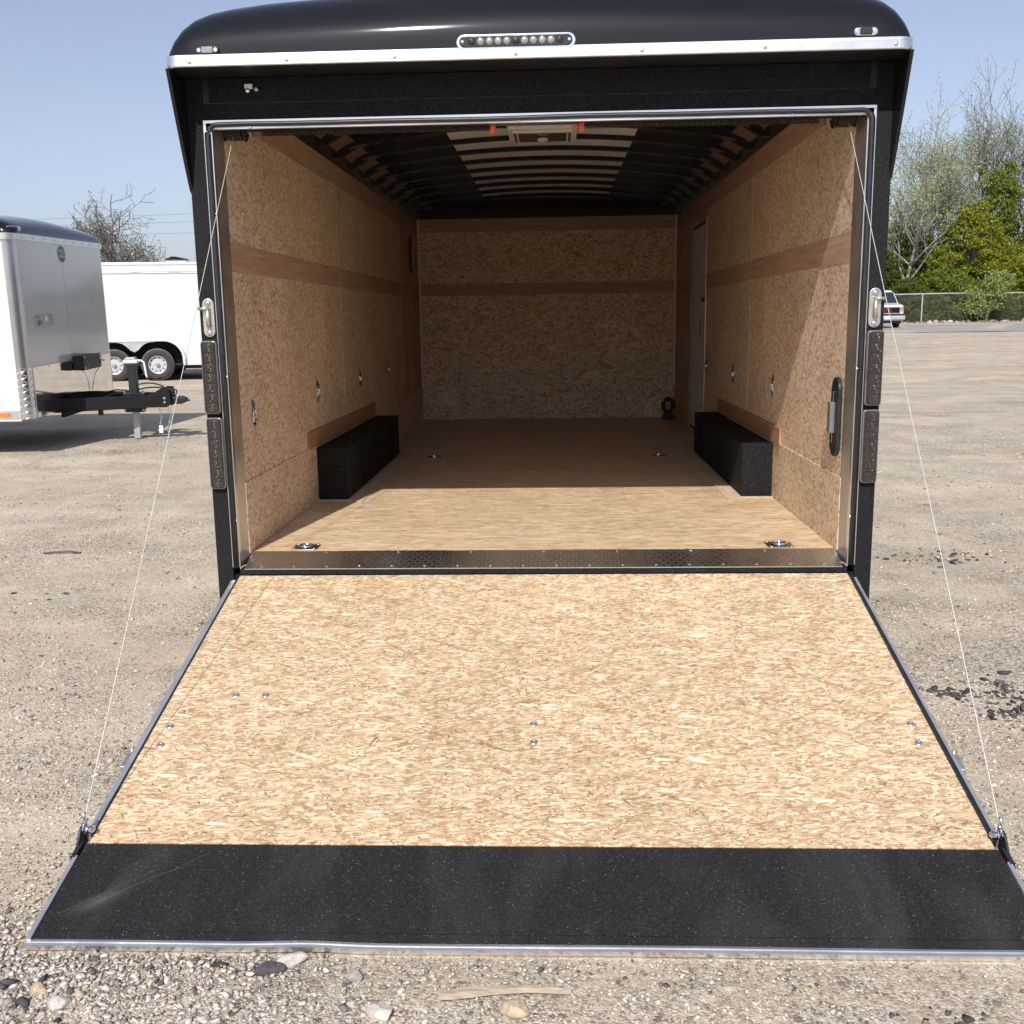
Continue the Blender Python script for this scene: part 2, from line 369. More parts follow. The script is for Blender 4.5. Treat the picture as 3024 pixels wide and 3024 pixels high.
# ------------------------------------------------------------------ mesh helpers
class MB:
    def __init__(s):
        s.v = []; s.f = []
    def add(s, vs, fs):
        o = len(s.v)
        s.v += [tuple(p) for p in vs]
        s.f += [tuple(i + o for i in f) for f in fs]
        return s
    def box(s, x0, x1, y0, y1, z0, z1):
        vs = [(x0, y0, z0), (x1, y0, z0), (x1, y1, z0), (x0, y1, z0), (x0, y0, z1), (x1, y0, z1), (x1, y1, z1), (x0, y1, z1)]
        return s.add(vs, [(0, 3, 2, 1), (4, 5, 6, 7), (0, 1, 5, 4), (1, 2, 6, 5), (2, 3, 7, 6), (3, 0, 4, 7)])
    def prism(s, poly, a0, a1, axis):
        """poly: 2D outline; extruded along axis from a0 to a1. axis x: (y,z); y: (x,z); z: (x,y)"""
        def P(p, a):
            return {'x': (a, p[0], p[1]), 'y': (p[0], a, p[1]), 'z': (p[0], p[1], a)}[axis]
        n = len(poly)
        vs = [P(p, a0) for p in poly] + [P(p, a1) for p in poly]
        fs = [tuple(range(n)), tuple(range(2 * n - 1, n - 1, -1))]
        fs += [(i, i + n, (i + 1) % n + n, (i + 1) % n) for i in range(n)]
        return s.add(vs, fs)
    def tube(s, pts, r, n=8, closed=False, caps=True):
        pts = [Vector(p) for p in pts]
        rs = r if hasattr(r, '__len__') else [r] * len(pts)
        m = len(pts); vs = []
        for i, p in enumerate(pts):
            a = pts[(i - 1) % m] if (i > 0 or closed) else p
            b = pts[(i + 1) % m] if (i < m - 1 or closed) else p
            d = (b - a).normalized()
            ref = Vector((0, 0, 1)) if abs(d.z) < 0.9 else Vector((1, 0, 0))
            e1 = d.cross(ref).normalized(); e2 = d.cross(e1)
            for k in range(n):
                t = 2 * math.pi * k / n
                vs.append(p + (e1 * math.cos(t) + e2 * math.sin(t)) * rs[i])
        fs = []
        for i in range(m if closed else m - 1):
            j = (i + 1) % m
            for k in range(n):
                fs.append((i * n + k, i * n + (k + 1) % n, j * n + (k + 1) % n, j * n + k))
        if caps and not closed:
            fs.append(tuple(range(n - 1, -1, -1)))
            fs.append(tuple(range((m - 1) * n, m * n)))
        return s.add(vs, fs)
    def lathe(s, prof, c=(0, 0, 0), axis='y', n=32, caps=True):
        """prof: (radius, along-axis)"""
        vs = []; m = len(prof)
        for r, a in prof:
            for k in range(n):
                t = 2 * math.pi * k / n
                x, y = r * math.cos(t), r * math.sin(t)
                p = {'y': (x, a, y), 'x': (a, x, y), 'z': (x, y, a)}[axis]
                vs.append((p[0] + c[0], p[1] + c[1], p[2] + c[2]))
        fs = [(i * n + k, i * n + (k + 1) % n, (i + 1) * n + (k + 1) % n, (i + 1) * n + k) for i in range(m - 1) for k in range(n)]
        if caps and prof[0][0] > 1e-6: fs.append(tuple(range(n)))
        if caps and prof[-1][0] > 1e-6: fs.append(tuple(range((m - 1) * n, m * n)))
        return s.add(vs, fs)
    def grid(s, pts):
        """pts[i][j] -> quads"""
        a, b = len(pts), len(pts[0])
        return s.add([p for row in pts for p in row], [(i * b + j, (i + 1) * b + j, (i + 1) * b + j + 1, i * b + j + 1) for i in range(a - 1) for j in range(b - 1)])
    def build(s, name, mat, parent=None, bevel=0.0, smooth=False, tform=None, recalc=True):
        me = bpy.data.meshes.new(name)
        me.from_pydata(s.v, [], s.f)
        if recalc:
            bm = bmesh.new(); bm.from_mesh(me)
            bmesh.ops.remove_doubles(bm, verts=bm.verts, dist=1e-6)
            bmesh.ops.recalc_face_normals(bm, faces=bm.faces)
            bm.to_mesh(me); bm.free()
        if tform is not None:
            me.transform(tform)
        me.materials.append(mat)
        if smooth:
            me.polygons.foreach_set("use_smooth", [True] * len(me.polygons))
        o = bpy.data.objects.new(name, me)
        col.objects.link(o)
        if parent is not None:
            o.parent = parent
        if bevel > 0:
            b = o.modifiers.new("bevel", 'BEVEL')
            b.width = bevel; b.segments = 2; b.limit_method = 'ANGLE'; b.angle_limit = R(35)
            me.polygons.foreach_set("use_smooth", [True] * len(me.polygons))
            w = o.modifiers.new("wn", 'WEIGHTED_NORMAL')
            w.keep_sharp = True
        return o

def empty(name, loc=(0, 0, 0), rz=0.0, rot=None, parent=None):
    o = bpy.data.objects.new(name, None)
    o.empty_display_size = 0.2
    col.objects.link(o)
    o.location = loc
    o.rotation_euler = rot if rot else (0, 0, rz)
    if parent: o.parent = parent
    return o

def tag(o, label, cat, group=None, kind=None):
    if label: o["label"] = label
    if cat: o["category"] = cat
    if group: o["group"] = group
    if kind: o["kind"] = kind
    return o

def structure(o):
    o["kind"] = "structure"
    return o

def clone(o, parent=None, loc=None, rot=None, scale=None):
    c = o.copy()
    col.objects.link(c)
    c.parent = parent
    if loc is not None: c.location = loc
    if rot is not None: c.rotation_euler = rot
    if scale is not None: c.scale = scale
    for ch in list(o.children):
        clone(ch, c)
    return c

def text(name, s, size, mat, parent, loc, rot, extrude=0.001, sx=1.0):
    cu = bpy.data.curves.new(name, 'FONT')
    cu.body = s; cu.size = size; cu.extrude = extrude
    cu.align_x = 'CENTER'; cu.align_y = 'CENTER'
    tmp = bpy.data.objects.new(name + "_tmp", cu)
    col.objects.link(tmp)
    dg = bpy.context.evaluated_depsgraph_get()
    me = bpy.data.meshes.new_from_object(tmp.evaluated_get(dg))
    bpy.data.objects.remove(tmp)
    me.materials.clear(); me.materials.append(mat)
    o = bpy.data.objects.new(name, me)
    col.objects.link(o)
    o.parent = parent; o.location = loc; o.rotation_euler = rot; o.scale = (sx, 1, 1)
    return o

def stadium(w, h, n=10):
    r = h / 2; p = []
    for k in range(n + 1):
        t = -math.pi / 2 + math.pi * k / n
        p.append((w / 2 - r + r * math.cos(t), r * math.sin(t)))
    for k in range(n + 1):
        t = math.pi / 2 + math.pi * k / n
        p.append((-w / 2 + r + r * math.cos(t), r * math.sin(t)))
    return p

def rrect(x0, x1, z0, z1, r, n=5):
    p = []
    for cx, cz, a in ((x1 - r, z0 + r, -90), (x1 - r, z1 - r, 0), (x0 + r, z1 - r, 90), (x0 + r, z0 + r, 180)):
        for k in range(n + 1):
            t = R(a + 90 * k / n)
            p.append((cx + r * math.cos(t), cz + r * math.sin(t)))
    return p

# ------------------------------------------------------------------ ground
def gz(x, y):
    yy = np.clip(y, -60, 90)
    z = 0.0116 * (yy + 1.75) + 0.085 * np.exp(-((x + 4.7) ** 2 + (y - 7.8) ** 2) / (2 * 1.7 ** 2))
    far = np.clip((np.abs(x) - 1.6) / 1.5, 0, 1)
    z = z + far * 0.018 * (np.sin(x * 0.9 + 0.7 * y) * np.cos(y * 0.45 + 0.3) + 0.5 * np.sin(x * 2.3 - y * 0.8 + 1.1))
    return z

def axis(a, b, fine0, fine1, step, grow=1.09):
    v = list(np.arange(fine0, fine1 + 1e-6, step))
    s = step; x = v[-1]
    while x < b:
        s *= grow; x += s; v.append(x)
    s = step; x = v[0]
    while x > a:
        s *= grow; x -= s; v.insert(0, x)
    return np.array(v)
def big_mesh(name, verts, faces, mat, nper=4):
    me = bpy.data.meshes.new(name)
    nv, nf = len(verts), len(faces)
    me.vertices.add(nv); me.vertices.foreach_set("co", np.asarray(verts, dtype=np.float32).ravel())
    me.loops.add(nf * nper); me.loops.foreach_set("vertex_index", np.asarray(faces, dtype=np.int32).ravel())
    me.polygons.add(nf)
    me.polygons.foreach_set("loop_start", np.arange(0, nf * nper, nper, dtype=np.int32))
    me.polygons.foreach_set("loop_total", np.full(nf, nper, dtype=np.int32))
    me.update(calc_edges=True)
    me.materials.append(mat)
    return me

def ground_mat():
    t = NT("gravel_ground")
    co = t.coord()
    # packed dust versus loose gravel, in long streaks left by traffic
    big = t.n("TexNoise", i_Vector=t.mapp(co, rot=(0, 0, R(14)), sc=(0.22, 0.75, 1)), i_Scale=1.0, i_Detail=6.0, i_Roughness=0.6, i_Distortion=0.5).outputs[0]
    med = t.n("TexNoise", i_Vector=co, i_Scale=2.2, i_Detail=7.0, i_Roughness=0.65).outputs[0]
    mask = t.math('ADD', t.math('MULTIPLY', big, 0.62), t.math('MULTIPLY', med, 0.38))
    loose = t.ramp(mask, [(0.43, 1.0), (0.57, 0.0)])
    fine = t.n("TexNoise", i_Vector=co, i_Scale=95.0, i_Detail=6.0, i_Roughness=0.75).outputs[0]
    dust = t.ramp(fine, [(0.30, (0.325, 0.275, 0.205)), (0.5, (0.48, 0.415, 0.32)), (0.70, (0.61, 0.54, 0.435))])
    tint = t.n("TexNoise", i_Vector=co, i_Scale=0.7, i_Detail=5.0).outputs[0]
    dust = t.mix(t.ramp(tint, [(0.50, 0.0), (0.68, 0.6)]), dust, t.mix(1.0, dust, (1.10, 0.90, 0.76), 'MULTIPLY'))
    stones = None; hs = None
    for k, (sc, cov) in enumerate([(150.0, 1.0), (85.0, 0.5), (48.0, 0.22)]):
        v = t.n("TexVoronoi", i_Vector=t.mapp(co, loc=(k * 3.3, k * 1.7, 0)), i_Scale=sc)
        s = t.n("SeparateColor", i_0=v.outputs["Color"])
        c = t.ramp(s.outputs[0], [(0.0, (0.10, 0.084, 0.068)), (0.14, (0.27, 0.222, 0.168)), (0.4, (0.415, 0.35, 0.265)), (0.7, (0.51, 0.445, 0.355)), (0.92, (0.63, 0.575, 0.485)), (1.0, (0.72, 0.69, 0.63))])
        hgt = t.math('SUBTRACT', 1.0, v.outputs["Distance"])
        if stones is None:
            stones, hs = c, hgt
        else:
            m = t.math('GREATER_THAN', s.outputs[1], 1 - cov)
            m = t.math('MULTIPLY', m, t.math('LESS_THAN', v.outputs["Distance"], 0.50))
            stones = t.mix(m, stones, c)
            hs = t.math('ADD', hs, t.math('MULTIPLY', m, t.math('MULTIPLY', hgt, 1.2 * k)))
    f = t.math('MULTIPLY_ADD', loose, 0.66, 0.30)
    c = t.mix(f, dust, stones)
    c = t.mix(1.0, c, t.ramp(med, [(0.3, 0.84), (0.7, 1.10)]), 'MULTIPLY')
    trk = t.n("TexNoise", i_Vector=t.mapp(co, loc=(3, 8, 0), rot=(0, 0, R(9)), sc=(0.10, 1.5, 1)), i_Scale=1.0, i_Detail=5.0, i_Roughness=0.6).outputs[0]
    c = t.mix(1.0, c, t.ramp(trk, [(0.36, (0.90, 0.895, 0.89)), (0.5, (1.0, 1.0, 1.0)), (0.64, (1.09, 1.085, 1.07))]), 'MULTIPLY')
    # asphalt millings scattered in dark patches
    pn = t.n("TexNoise", i_Vector=t.mapp(co, loc=(4.2, 7.7, 0)), i_Scale=1.1, i_Detail=6.0, i_Roughness=0.7).outputs[0]
    pv = t.n("TexVoronoi", i_Vector=co, i_Scale=70.0)
    ps = t.n("SeparateColor", i_0=pv.outputs["Color"])
    pm = t.math('MULTIPLY', t.ramp(pn, [(0.60, 0.0), (0.68, 1.0)]), t.math('GREATER_THAN', ps.outputs[0], 0.62))
    c = t.mix(t.math('MULTIPLY', pm, 0.8), c, (0.075, 0.068, 0.066))
    h = t.math('ADD', t.math('MULTIPLY', hs, t.math('MULTIPLY_ADD', loose, 0.8, 0.25)), t.math('MULTIPLY', fine, 0.8))
    return t.bsdf(c, 0.92, 0, t.bump(h, 0.85, 0.0042), Specular_IOR_Level=0.2)
M_GROUND = ground_mat()

gx = axis(-420, 420, -8, 8, 0.16)
gy = axis(-70, 460, -4, 16, 0.16)
XX, YY = np.meshgrid(gx, gy, indexing='ij')
ZZ = gz(XX, YY)
under = (np.abs(XX) < 1.35) & (YY > -1.9)
ZZ = np.where(under, np.minimum(ZZ, 0.0116 * (YY + 1.75) - 0.004), ZZ)
vg = np.stack([XX, YY, ZZ], -1).reshape(-1, 3)
na, nb = XX.shape
ii, jj = np.meshgrid(np.arange(na - 1), np.arange(nb - 1), indexing='ij')
fg = np.stack([ii * nb + jj, (ii + 1) * nb + jj, (ii + 1) * nb + jj + 1, ii * nb + jj + 1], -1).reshape(-1, 4)
me = big_mesh("ground", vg, fg, M_GROUND)
me.polygons.foreach_set("use_smooth", [True] * len(me.polygons))
ground = structure(bpy.data.objects.new("ground", me)); col.objects.link(ground)

# road in front of the fence
t = NT("worn_asphalt")
nz = t.n("TexNoise", i_Vector=t.mapp(t.coord(), sc=(0.25, 1.2, 1)), i_Scale=1.0, i_Detail=6.0).outputs[0]
M_ROAD = t.bsdf(t.ramp(nz, [(0.3, (0.23, 0.215, 0.20)), (0.55, (0.30, 0.28, 0.255)), (0.75, (0.40, 0.35, 0.31))]), 0.9)
rows = []
for x in np.linspace(-120, 160, 90):
    wv = 0.8 * math.sin(x * 0.13) + 0.4 * math.sin(x * 0.41)
    rows.append([(x, y, float(gz(np.float64(x), np.float64(y))) + 0.012) for y in (44.5 + wv, 48, 52, 56, 60, 61.5 + wv * 0.5)])
structure(MB().grid(rows).build("road", M_ROAD))

# loose stones
def stone_field(name, n, region, smin, smax, colseed, mat, density=None, dark=None):
    ico = np.array([(0, 0, 1), (0.894, 0, 0.447), (0.276, 0.851, 0.447), (-0.724, 0.526, 0.447), (-0.724, -0.526, 0.447), (0.276, -0.851, 0.447),
                    (0.724, 0.526, -0.447), (-0.276, 0.851, -0.447), (-0.894, 0, -0.447), (-0.276, -0.851, -0.447), (0.724, -0.526, -0.447), (0, 0, -1)])
    F = np.array([(0, 1, 2), (0, 2, 3), (0, 3, 4), (0, 4, 5), (0, 5, 1), (1, 6, 2), (2, 7, 3), (3, 8, 4), (4, 9, 5), (5, 10, 1),
                  (6, 7, 2), (7, 8, 3), (8, 9, 4), (9, 10, 5), (10, 6, 1), (11, 7, 6), (11, 8, 7), (11, 9, 8), (11, 10, 9), (11, 6, 10)])
    g = np.random.default_rng(colseed)
    P = region(g, n)
    n = len(P)
    s = smin + (smax - smin) * g.random(n) ** 4
    dirs = ico[None] * (1 + 0.95 * (g.random((n, 12, 1)) - 0.5))
    th = g.random(n) * 2 * np.pi
    el = 0.6 + 0.8 * g.random((n, 1, 1))
    V = dirs
    for q in range(7):
        pn_ = g.normal(size=(n, 3)); pn_ /= np.linalg.norm(pn_, axis=1, keepdims=True)
        dd_ = (V * pn_[:, None, :]).sum(2) - g.uniform(0.34, 0.66, (n, 1))
        V = V - pn_[:, None, :] * np.maximum(dd_, 0)[:, :, None]
    V = V * s[:, None, None] * 0.68
    V[:, :, 0] *= el[:, :, 0] * 1.2
    V[:, :, 2] *= 0.62
    c, q = np.cos(th)[:, None], np.sin(th)[:, None]
    x, y = V[:, :, 0] * c - V[:, :, 1] * q, V[:, :, 0] * q + V[:, :, 1] * c
    V[:, :, 0], V[:, :, 1] = x + P[:, 0:1], y + P[:, 1:2]
    V[:, :, 2] += gz(P[:, 0], P[:, 1])[:, None] + s[:, None] * 0.12
    faces = (F[None] + (np.arange(n) * 12)[:, None, None]).reshape(-1, 3)
    me = big_mesh(name, V.reshape(-1, 3), faces, mat, 3)
    o = bpy.data.objects.new(name, me); col.objects.link(o)
    return o

def stone_mat(name, stops):
    t = NT(name)
    g = t.n("NewGeometry").outputs["Random Per Island"]
    nz = t.n("TexNoise", i_Vector=t.coord(), i_Scale=160.0, i_Detail=3.0).outputs[0]
    c = t.mix(1.0, t.ramp(g, stops), t.ramp(nz, [(0.3, 0.8), (0.7, 1.15)]), 'MULTIPLY')
    return t.bsdf(c, 0.85, 0, None, Specular_IOR_Level=0.25)
M_STONES = stone_mat("gravel_stones", [(0.0, (0.09, 0.08, 0.072)), (0.10, (0.22, 0.19, 0.165)), (0.35, (0.42, 0.37, 0.31)), (0.65, (0.53, 0.475, 0.41)), (0.86, (0.63, 0.585, 0.52)), (0.93, (0.50, 0.38, 0.24)), (0.97, (0.66, 0.65, 0.62)), (1.0, (0.33, 0.18, 0.13))])
M_MILLINGS = stone_mat("asphalt_millings", [(0, (0.035, 0.032, 0.034)), (1, (0.12, 0.105, 0.11))])

def off_ramp(P):
    inside = (np.abs(P[:, 0]) < 1.235) & (P[:, 1] > -1.745)
    return P[~inside]
def clump(g, P, keep):
    """keep stones in streaky clumps"""
    m = np.sin(P[:, 0] * 1.7 + 1.3 * np.sin(P[:, 1] * 0.9)) * np.cos(P[:, 1] * 2.1 + 0.8 * np.sin(P[:, 0] * 1.1)) + 0.6 * np.sin(P[:, 0] * 5.1 + P[:, 1] * 3.3)
    pr = np.clip(0.5 + 0.42 * m, 0.08, 1) * keep
    return P[g.random(len(P)) < pr]
def reg_near(g, n):
    # denser close to the viewer
    P = np.stack([g.uniform(-2.6, 2.6, n), -2.25 + 3.4 * g.random(n) ** 1.6], 1)
    return off_ramp(clump(g, P, 1.0))
def reg_left_pile(g, n):
    P = np.stack([g.normal(-1.15, 0.38, n), g.normal(-1.9, 0.16, n)], 1)
    return off_ramp(P)
def reg_mid(g, n):
    P = np.stack([g.uniform(-7, 7, n), -1.0 + 10 * g.random(n) ** 1.2], 1)
    P = P[np.abs(P[:, 0]) > 1.32]
    return off_ramp(clump(g, P, 1.0))
st = stone_field("gravel", 150000, reg_near, 0.0025, 0.012, 1, M_STONES)
tag(st, "loose pale gravel stones lying around the ramp", "gravel", kind="stuff")
st = stone_field("gravel", 6500, reg_left_pile, 0.004, 0.018, 2, M_STONES)
tag(st, "coarser mixed gravel drifted in front of the ramp's left corner", "gravel", kind="stuff")
st = stone_field("gravel", 70000, reg_mid, 0.005, 0.020, 3, M_STONES)
tag(st, "loose gravel strewn over the yard beside the black trailer", "gravel", kind="stuff")
def reg_mill(g, n):
    cs = [(1.53, -0.06, .03, .02, .2), (1.62, -0.12, .05, .04, .45), (1.80, -0.08, .07, .07, .9), (1.84, -0.24, .10, .05, .8), (1.70, -0.30, .08, .07, .5), (1.95, -0.4, .1, .08, .4), (2.25, 2.05, .16, .10, .9), (2.5, 2.2, .12, .06, .2),
          (-1.2, -1.93, .10, .04, .5), (-0.66, -1.80, .03, .014, .10), (0.9, -1.95, .08, .02, .25), (-3.1, 1.2, .3, .1, .3), (2.9, 0.6, .25, .08, .3)]
    P = []
    for cx, cy, sx, sy, w in cs:
        k = int(n * w / 6)
        P.append(np.stack([g.normal(cx, sx, k), g.normal(cy, sy, k)], 1))
    return off_ramp(np.concatenate(P))
st = stone_field("asphalt_millings", 620, reg_mill, 0.008, 0.032, 4, M_MILLINGS)
tag(st, "dark crumbs of broken asphalt scattered on the gravel", "asphalt crumbs", kind="stuff")

# single rocks and scraps one can point at
def rock(name, x, y, sx, sy, sz, mat, label, seed, group=None, cat="rock"):
    bm = bmesh.new()
    bmesh.ops.create_icosphere(bm, subdivisions=3, radius=1.0)
    g = random.Random(seed)
    planes = [(Vector((g.uniform(-1, 1), g.uniform(-1, 1), g.uniform(-.3, 1))).normalized(), g.uniform(.62, .9)) for _ in range(11)]
    for v in bm.verts:
        for nrm, d in planes:
            k = v.co.dot(nrm)
            if k > d: v.co -= nrm * (k - d)
        v.co *= 1 + g.uniform(-.02, .02)
        v.co = Vector((v.co.x * sx / 2, v.co.y * sy / 2, v.co.z * sz / 2))
    me = bpy.data.meshes.new(name); bm.to_mesh(me); bm.free()
    me.materials.append(mat)
    o = bpy.data.objects.new(name, me); col.objects.link(o)
    o.location = (x, y, float(gz(np.float64(x), np.float64(y))) + sz * 0.22)
    o.rotation_euler = (0, 0, g.uniform(0, 6))
    tag(o, label, cat, group)
    return o
M_TAN = plain("tan_stone", (0.42, 0.33, 0.22), 0.9, 0, 0.3, 60, 0.5, 150)
M_PALE = plain("pale_stone", (0.50, 0.47, 0.42), 0.9, 0, 0.2, 60, 0.5, 150)
M_GREYST = plain("grey_stone", (0.30, 0.28, 0.255), 0.9, 0, 0.2, 60, 0.5, 150)
M_ASPH = plain("asphalt_lump", (0.075, 0.068, 0.070), 0.95, 0, 0.4, 90, 0.8, 150)
rock("rock", -0.035, -1.925, 0.085, 0.055, 0.035, M_TAN, "flat tan stone on the gravel just below the wood splinter", 1)
rock("rock", -0.554, -1.765, 0.085, 0.04, 0.03, M_PALE, "pale wedge of stone under the silver lip of the ramp", 2)
rock("rock", -0.40, -1.825, 0.045, 0.035, 0.028, M_GREYST, "small dark grey stone in front of the ramp's middle", 3)
rock("rock", -0.32, -1.945, 0.075, 0.045, 0.03, M_PALE, "flat grey stone at the bottom edge, left of the tan one", 8)
rock("rock", -1.03, -1.93, 0.05, 0.045, 0.03, M_PALE, "cream stone among the coarse gravel by the ramp's left corner", 5)
rock("rock", -1.1, -1.885, 0.045, 0.03, 0.03, M_TAN, "yellow stone closest to the ramp's left corner", 6)
rock("asphalt_lump", 1.80, -0.25, 0.11, 0.08, 0.045, M_ASPH, "large black asphalt lump on the gravel at the right edge", 7, None, "asphalt lump")
rock("asphalt_lump", -0.60, -1.805, 0.075, 0.045, 0.03, M_ASPH, "black asphalt lump lying before the ramp lip", 9, None, "asphalt lump")
# splinter of wood
pts = [(-0.165, -0.03, 0.008), (-0.12, -0.018, 0.016), (-0.05, -0.006, 0.012), (0.02, 0.0, 0.009), (0.08, -0.004, 0.006), (0.125, -0.010, 0.003)]
mb = MB()
rows = []
for (x, y, w) in pts:
    rows.append([(x, y - w, .003), (x, y - w * .4, .012), (x, y + w * .5, .014), (x, y + w, .004)])
mb.grid(rows)
mb.add([p for r in (rows[0], rows[-1]) for p in r], [(0, 1, 2, 3), (4, 5, 6, 7)])
t = NT("weathered_wood")
nz = t.n("TexNoise", i_Vector=t.mapp(t.coord(), sc=(20, 240, 100)), i_Scale=1.0, i_Detail=4.0).outputs[0]
M_WEATH = t.bsdf(t.ramp(nz, [(0.3, (0.24, 0.19, 0.14)), (0.6, (0.40, 0.33, 0.25)), (0.8, (0.47, 0.41, 0.33))]), 0.8, 0, t.bump(nz, 0.6, 0.002))
o = mb.build("wood_splinter", M_WEATH, None, 0)
o.location = (-0.035, -1.868, 0.002)
tag(o, "long weathered splinter of wood lying on the gravel before the ramp", "wood scrap")
for i, (x, y, l, a, lab) in enumerate([(-3.07, 2.324, 0.24, 2, "thin black rod lying on the gravel left of the black trailer"),
                                       (-2.35, 3.95, 0.16, -4, "short black rod on pale dust near the trailer's left post")]):
    mb = MB().tube([(-l / 2, 0, 0), (-l / 5, 0.004, 0.006), (l / 5, 0.005, 0.008), (l / 2, -0.002, 0.0)], 0.006, 6)
    o = mb.build("rod", M_RUBBER)
    o.location = (x, y, float(gz(np.float64(x), np.float64(y))) + 0.008); o.rotation_euler = (0, 0, R(a))
    tag(o, lab, "rod")

# ================================================================== the open black trailer
T = empty("cargo_trailer", (0, 0, 0))
tag(T, "black enclosed cargo trailer with its rear ramp door lowered onto the gravel", "trailer")
FZ = 0.550   # floor height
HW = 1.170   # inner half width
L = 5.63

# roof outline: height above the rear trim as a function of |x|
CAP = [(0.0, 0.288), (0.25, 0.284), (0.5, 0.272), (0.77, 0.254), (0.95, 0.242), (1.08, 0.226), (1.15, 0.212), (1.20, 0.192), (1.235, 0.164), (1.26, 0.126), (1.276, 0.078), (1.283, 0.0)]
def cap_half(s=1.0):
    return CAP
def cap_mesh(z0, y0, depth, hw=1.283, n=14, ycorner=0.05, zs=1.0):
    """rounded end cap: front face rises flat from z0 at y0, then rolls back over 'depth'"""
    k = hw / 1.283
    prof = [(-x * k, h * zs) for x, h in reversed(CAP)] + [(x * k, h * zs) for x, h in CAP[1:]]
    fine = []
    for i in range(len(prof) - 1):
        for q in range(3):
            t = q / 3
            fine.append((prof[i][0] * (1 - t) + prof[i + 1][0] * t, prof[i][1] * (1 - t) + prof[i + 1][1] * t))
    fine.append(prof[-1])
    rows = []
    for x, h in fine:
        back = max(0.0, abs(x) - (hw - 0.10)) / 0.10
        yb = y0 + ycorner * (1 - math.sqrt(max(0.0, 1 - min(1, back) ** 2)))
        row = []
        for j in range(n + 1):
            a = math.pi / 2 * j / n
            # superellipse, flat near the bottom
            cz = math.sin(a) ** (2 / 2.3); cy = 1 - math.cos(a) ** (2 / 2.3)
            row.append((x, yb + (depth - (yb - y0)) * cy, z0 + h * cz))
        rows.append(row)
    return rows, fine

rows, fine = cap_mesh(2.372, -0.163, 0.40)
mb = MB().grid(rows)
cap = mb.build("roof_cap", M_GLOSSBLACK, T, smooth=True)
# roof skin behind the cap
mb = MB()
rr = [[(x, y, 2.372 + h) for y in (0.2365, 1.5, 3.0, 4.5, 5.9)] for x, h in fine]
mb.grid(rr)
mb.build("roof_skin", M_GLOSSBLACK, T, smooth=True)
for s in (-1, 1):
    MB().box(s * 1.19 - 0.012, s * 1.19 + 0.012, 0.06, 0.12, 2.50, 2.535).build("roof_clip", M_BLACK, T, 0.004)

# silver trim wrapped round the rear edge and along both sides
def wrap_path(y0, hw, rad, yend):
    p = [(-hw, yend), (-hw, y0 + rad)]
    for k in range(1, 8):
        a = math.pi + (math.pi / 2) * k / 8
        p.append((-hw + rad + rad * math.cos(a), y0 + rad + rad * math.sin(a)))
    p.append((-hw + rad, y0))
    q = [(-x, y) for x, y in reversed(p)]
    return p + q
def band(path, prof, name, mat, parent):
    """sweep prof [(out, z)] along plan path (outward = left normal side)"""
    rows = []
    for i, (x, y) in enumerate(path):
        a = path[max(i - 1, 0)]; b = path[min(i + 1, len(path) - 1)]
        d = Vector((b[0] - a[0], b[1] - a[1])).normalized()
        nrm = Vector((d.y, -d.x))
        rows.append([(x + nrm.x * o, y + nrm.y * o, z) for o, z in prof])
    m = MB().grid(rows)
    o = m.build(name, mat, parent, smooth=False)
    return o
trim_prof = [(-0.01, 2.335), (0.003, 2.335), (0.005, 2.338), (0.0045, 2.361), (0.002, 2.3625), (0.002, 2.3645), (0.0045, 2.366), (0.004, 2.3735), (-0.006, 2.3745)]
band(wrap_path(-0.1675, 1.283, 0.05, 5.9), trim_prof, "edge_trim", M_ALU, T)
for x in (-1.192, -0.853, -0.479, -0.062, 0.367, 0.781, 1.217):
    MB().lathe([(0.0065, 0.0), (0.006, -0.003), (0.003, -0.0045), (0, -0.0048)], (x, -0.1725, 2.350), 'y', 12).build("trim_screw", M_CHROME, T, smooth=True)

# soffit under the overhang
MB().box(-1.272, 1.272, -0.158, 0.095, 2.3368, 2.345).build("overhang_soffit", M_BLACK, T)
for s in (-1, 1):
    curve = [(-0.163, 2.334)] + [(-0.163 * (1 - t) ** 0.92, 2.334 - 0.39 * t) for t in (0.15, 0.3, 0.5, 0.7, 0.85, 1.0)] + [(0.02, 1.93), (0.02, 2.334)]
    x0, x1 = (1.269, 1.281) if s > 0 else (-1.281, -1.269)
    MB().prism(curve, x0, x1, 'x').build("side_wing", M_GLOSSBLACK, T)

# rear frame
for s in (-1, 1):
    a, b = sorted((s * 1.2125, s * 1.277))
    MB().box(a, b, 0.0, 0.09, 0.37, 2.336).build("rear_post", M_COAT, T, 0.004)
MB().box(-1.2125, 1.2125, 0.002, 0.09, 2.188, 2.247).build("rear_header", M_COAT, T, 0.002)
MB().box(-1.188, 1.188, 0.0015, 0.09, 2.2515, 2.3355).build("header_panel", M_COAT, T, 0.003)
MB().box(-1.2125, 1.2125, 0.008, 0.085, 2.246, 2.336).build("header_backing", M_BLACK, T)
MB().box(-1.277, 1.277, 0.012, 0.11, 0.37, 0.478).build("rear_bumper", M_COAT, T)
MB().box(-1.1865, 1.1865, -0.004, 0.05, 0.4795, 0.5055).build("sill_front", M_COAT, T, 0.004)
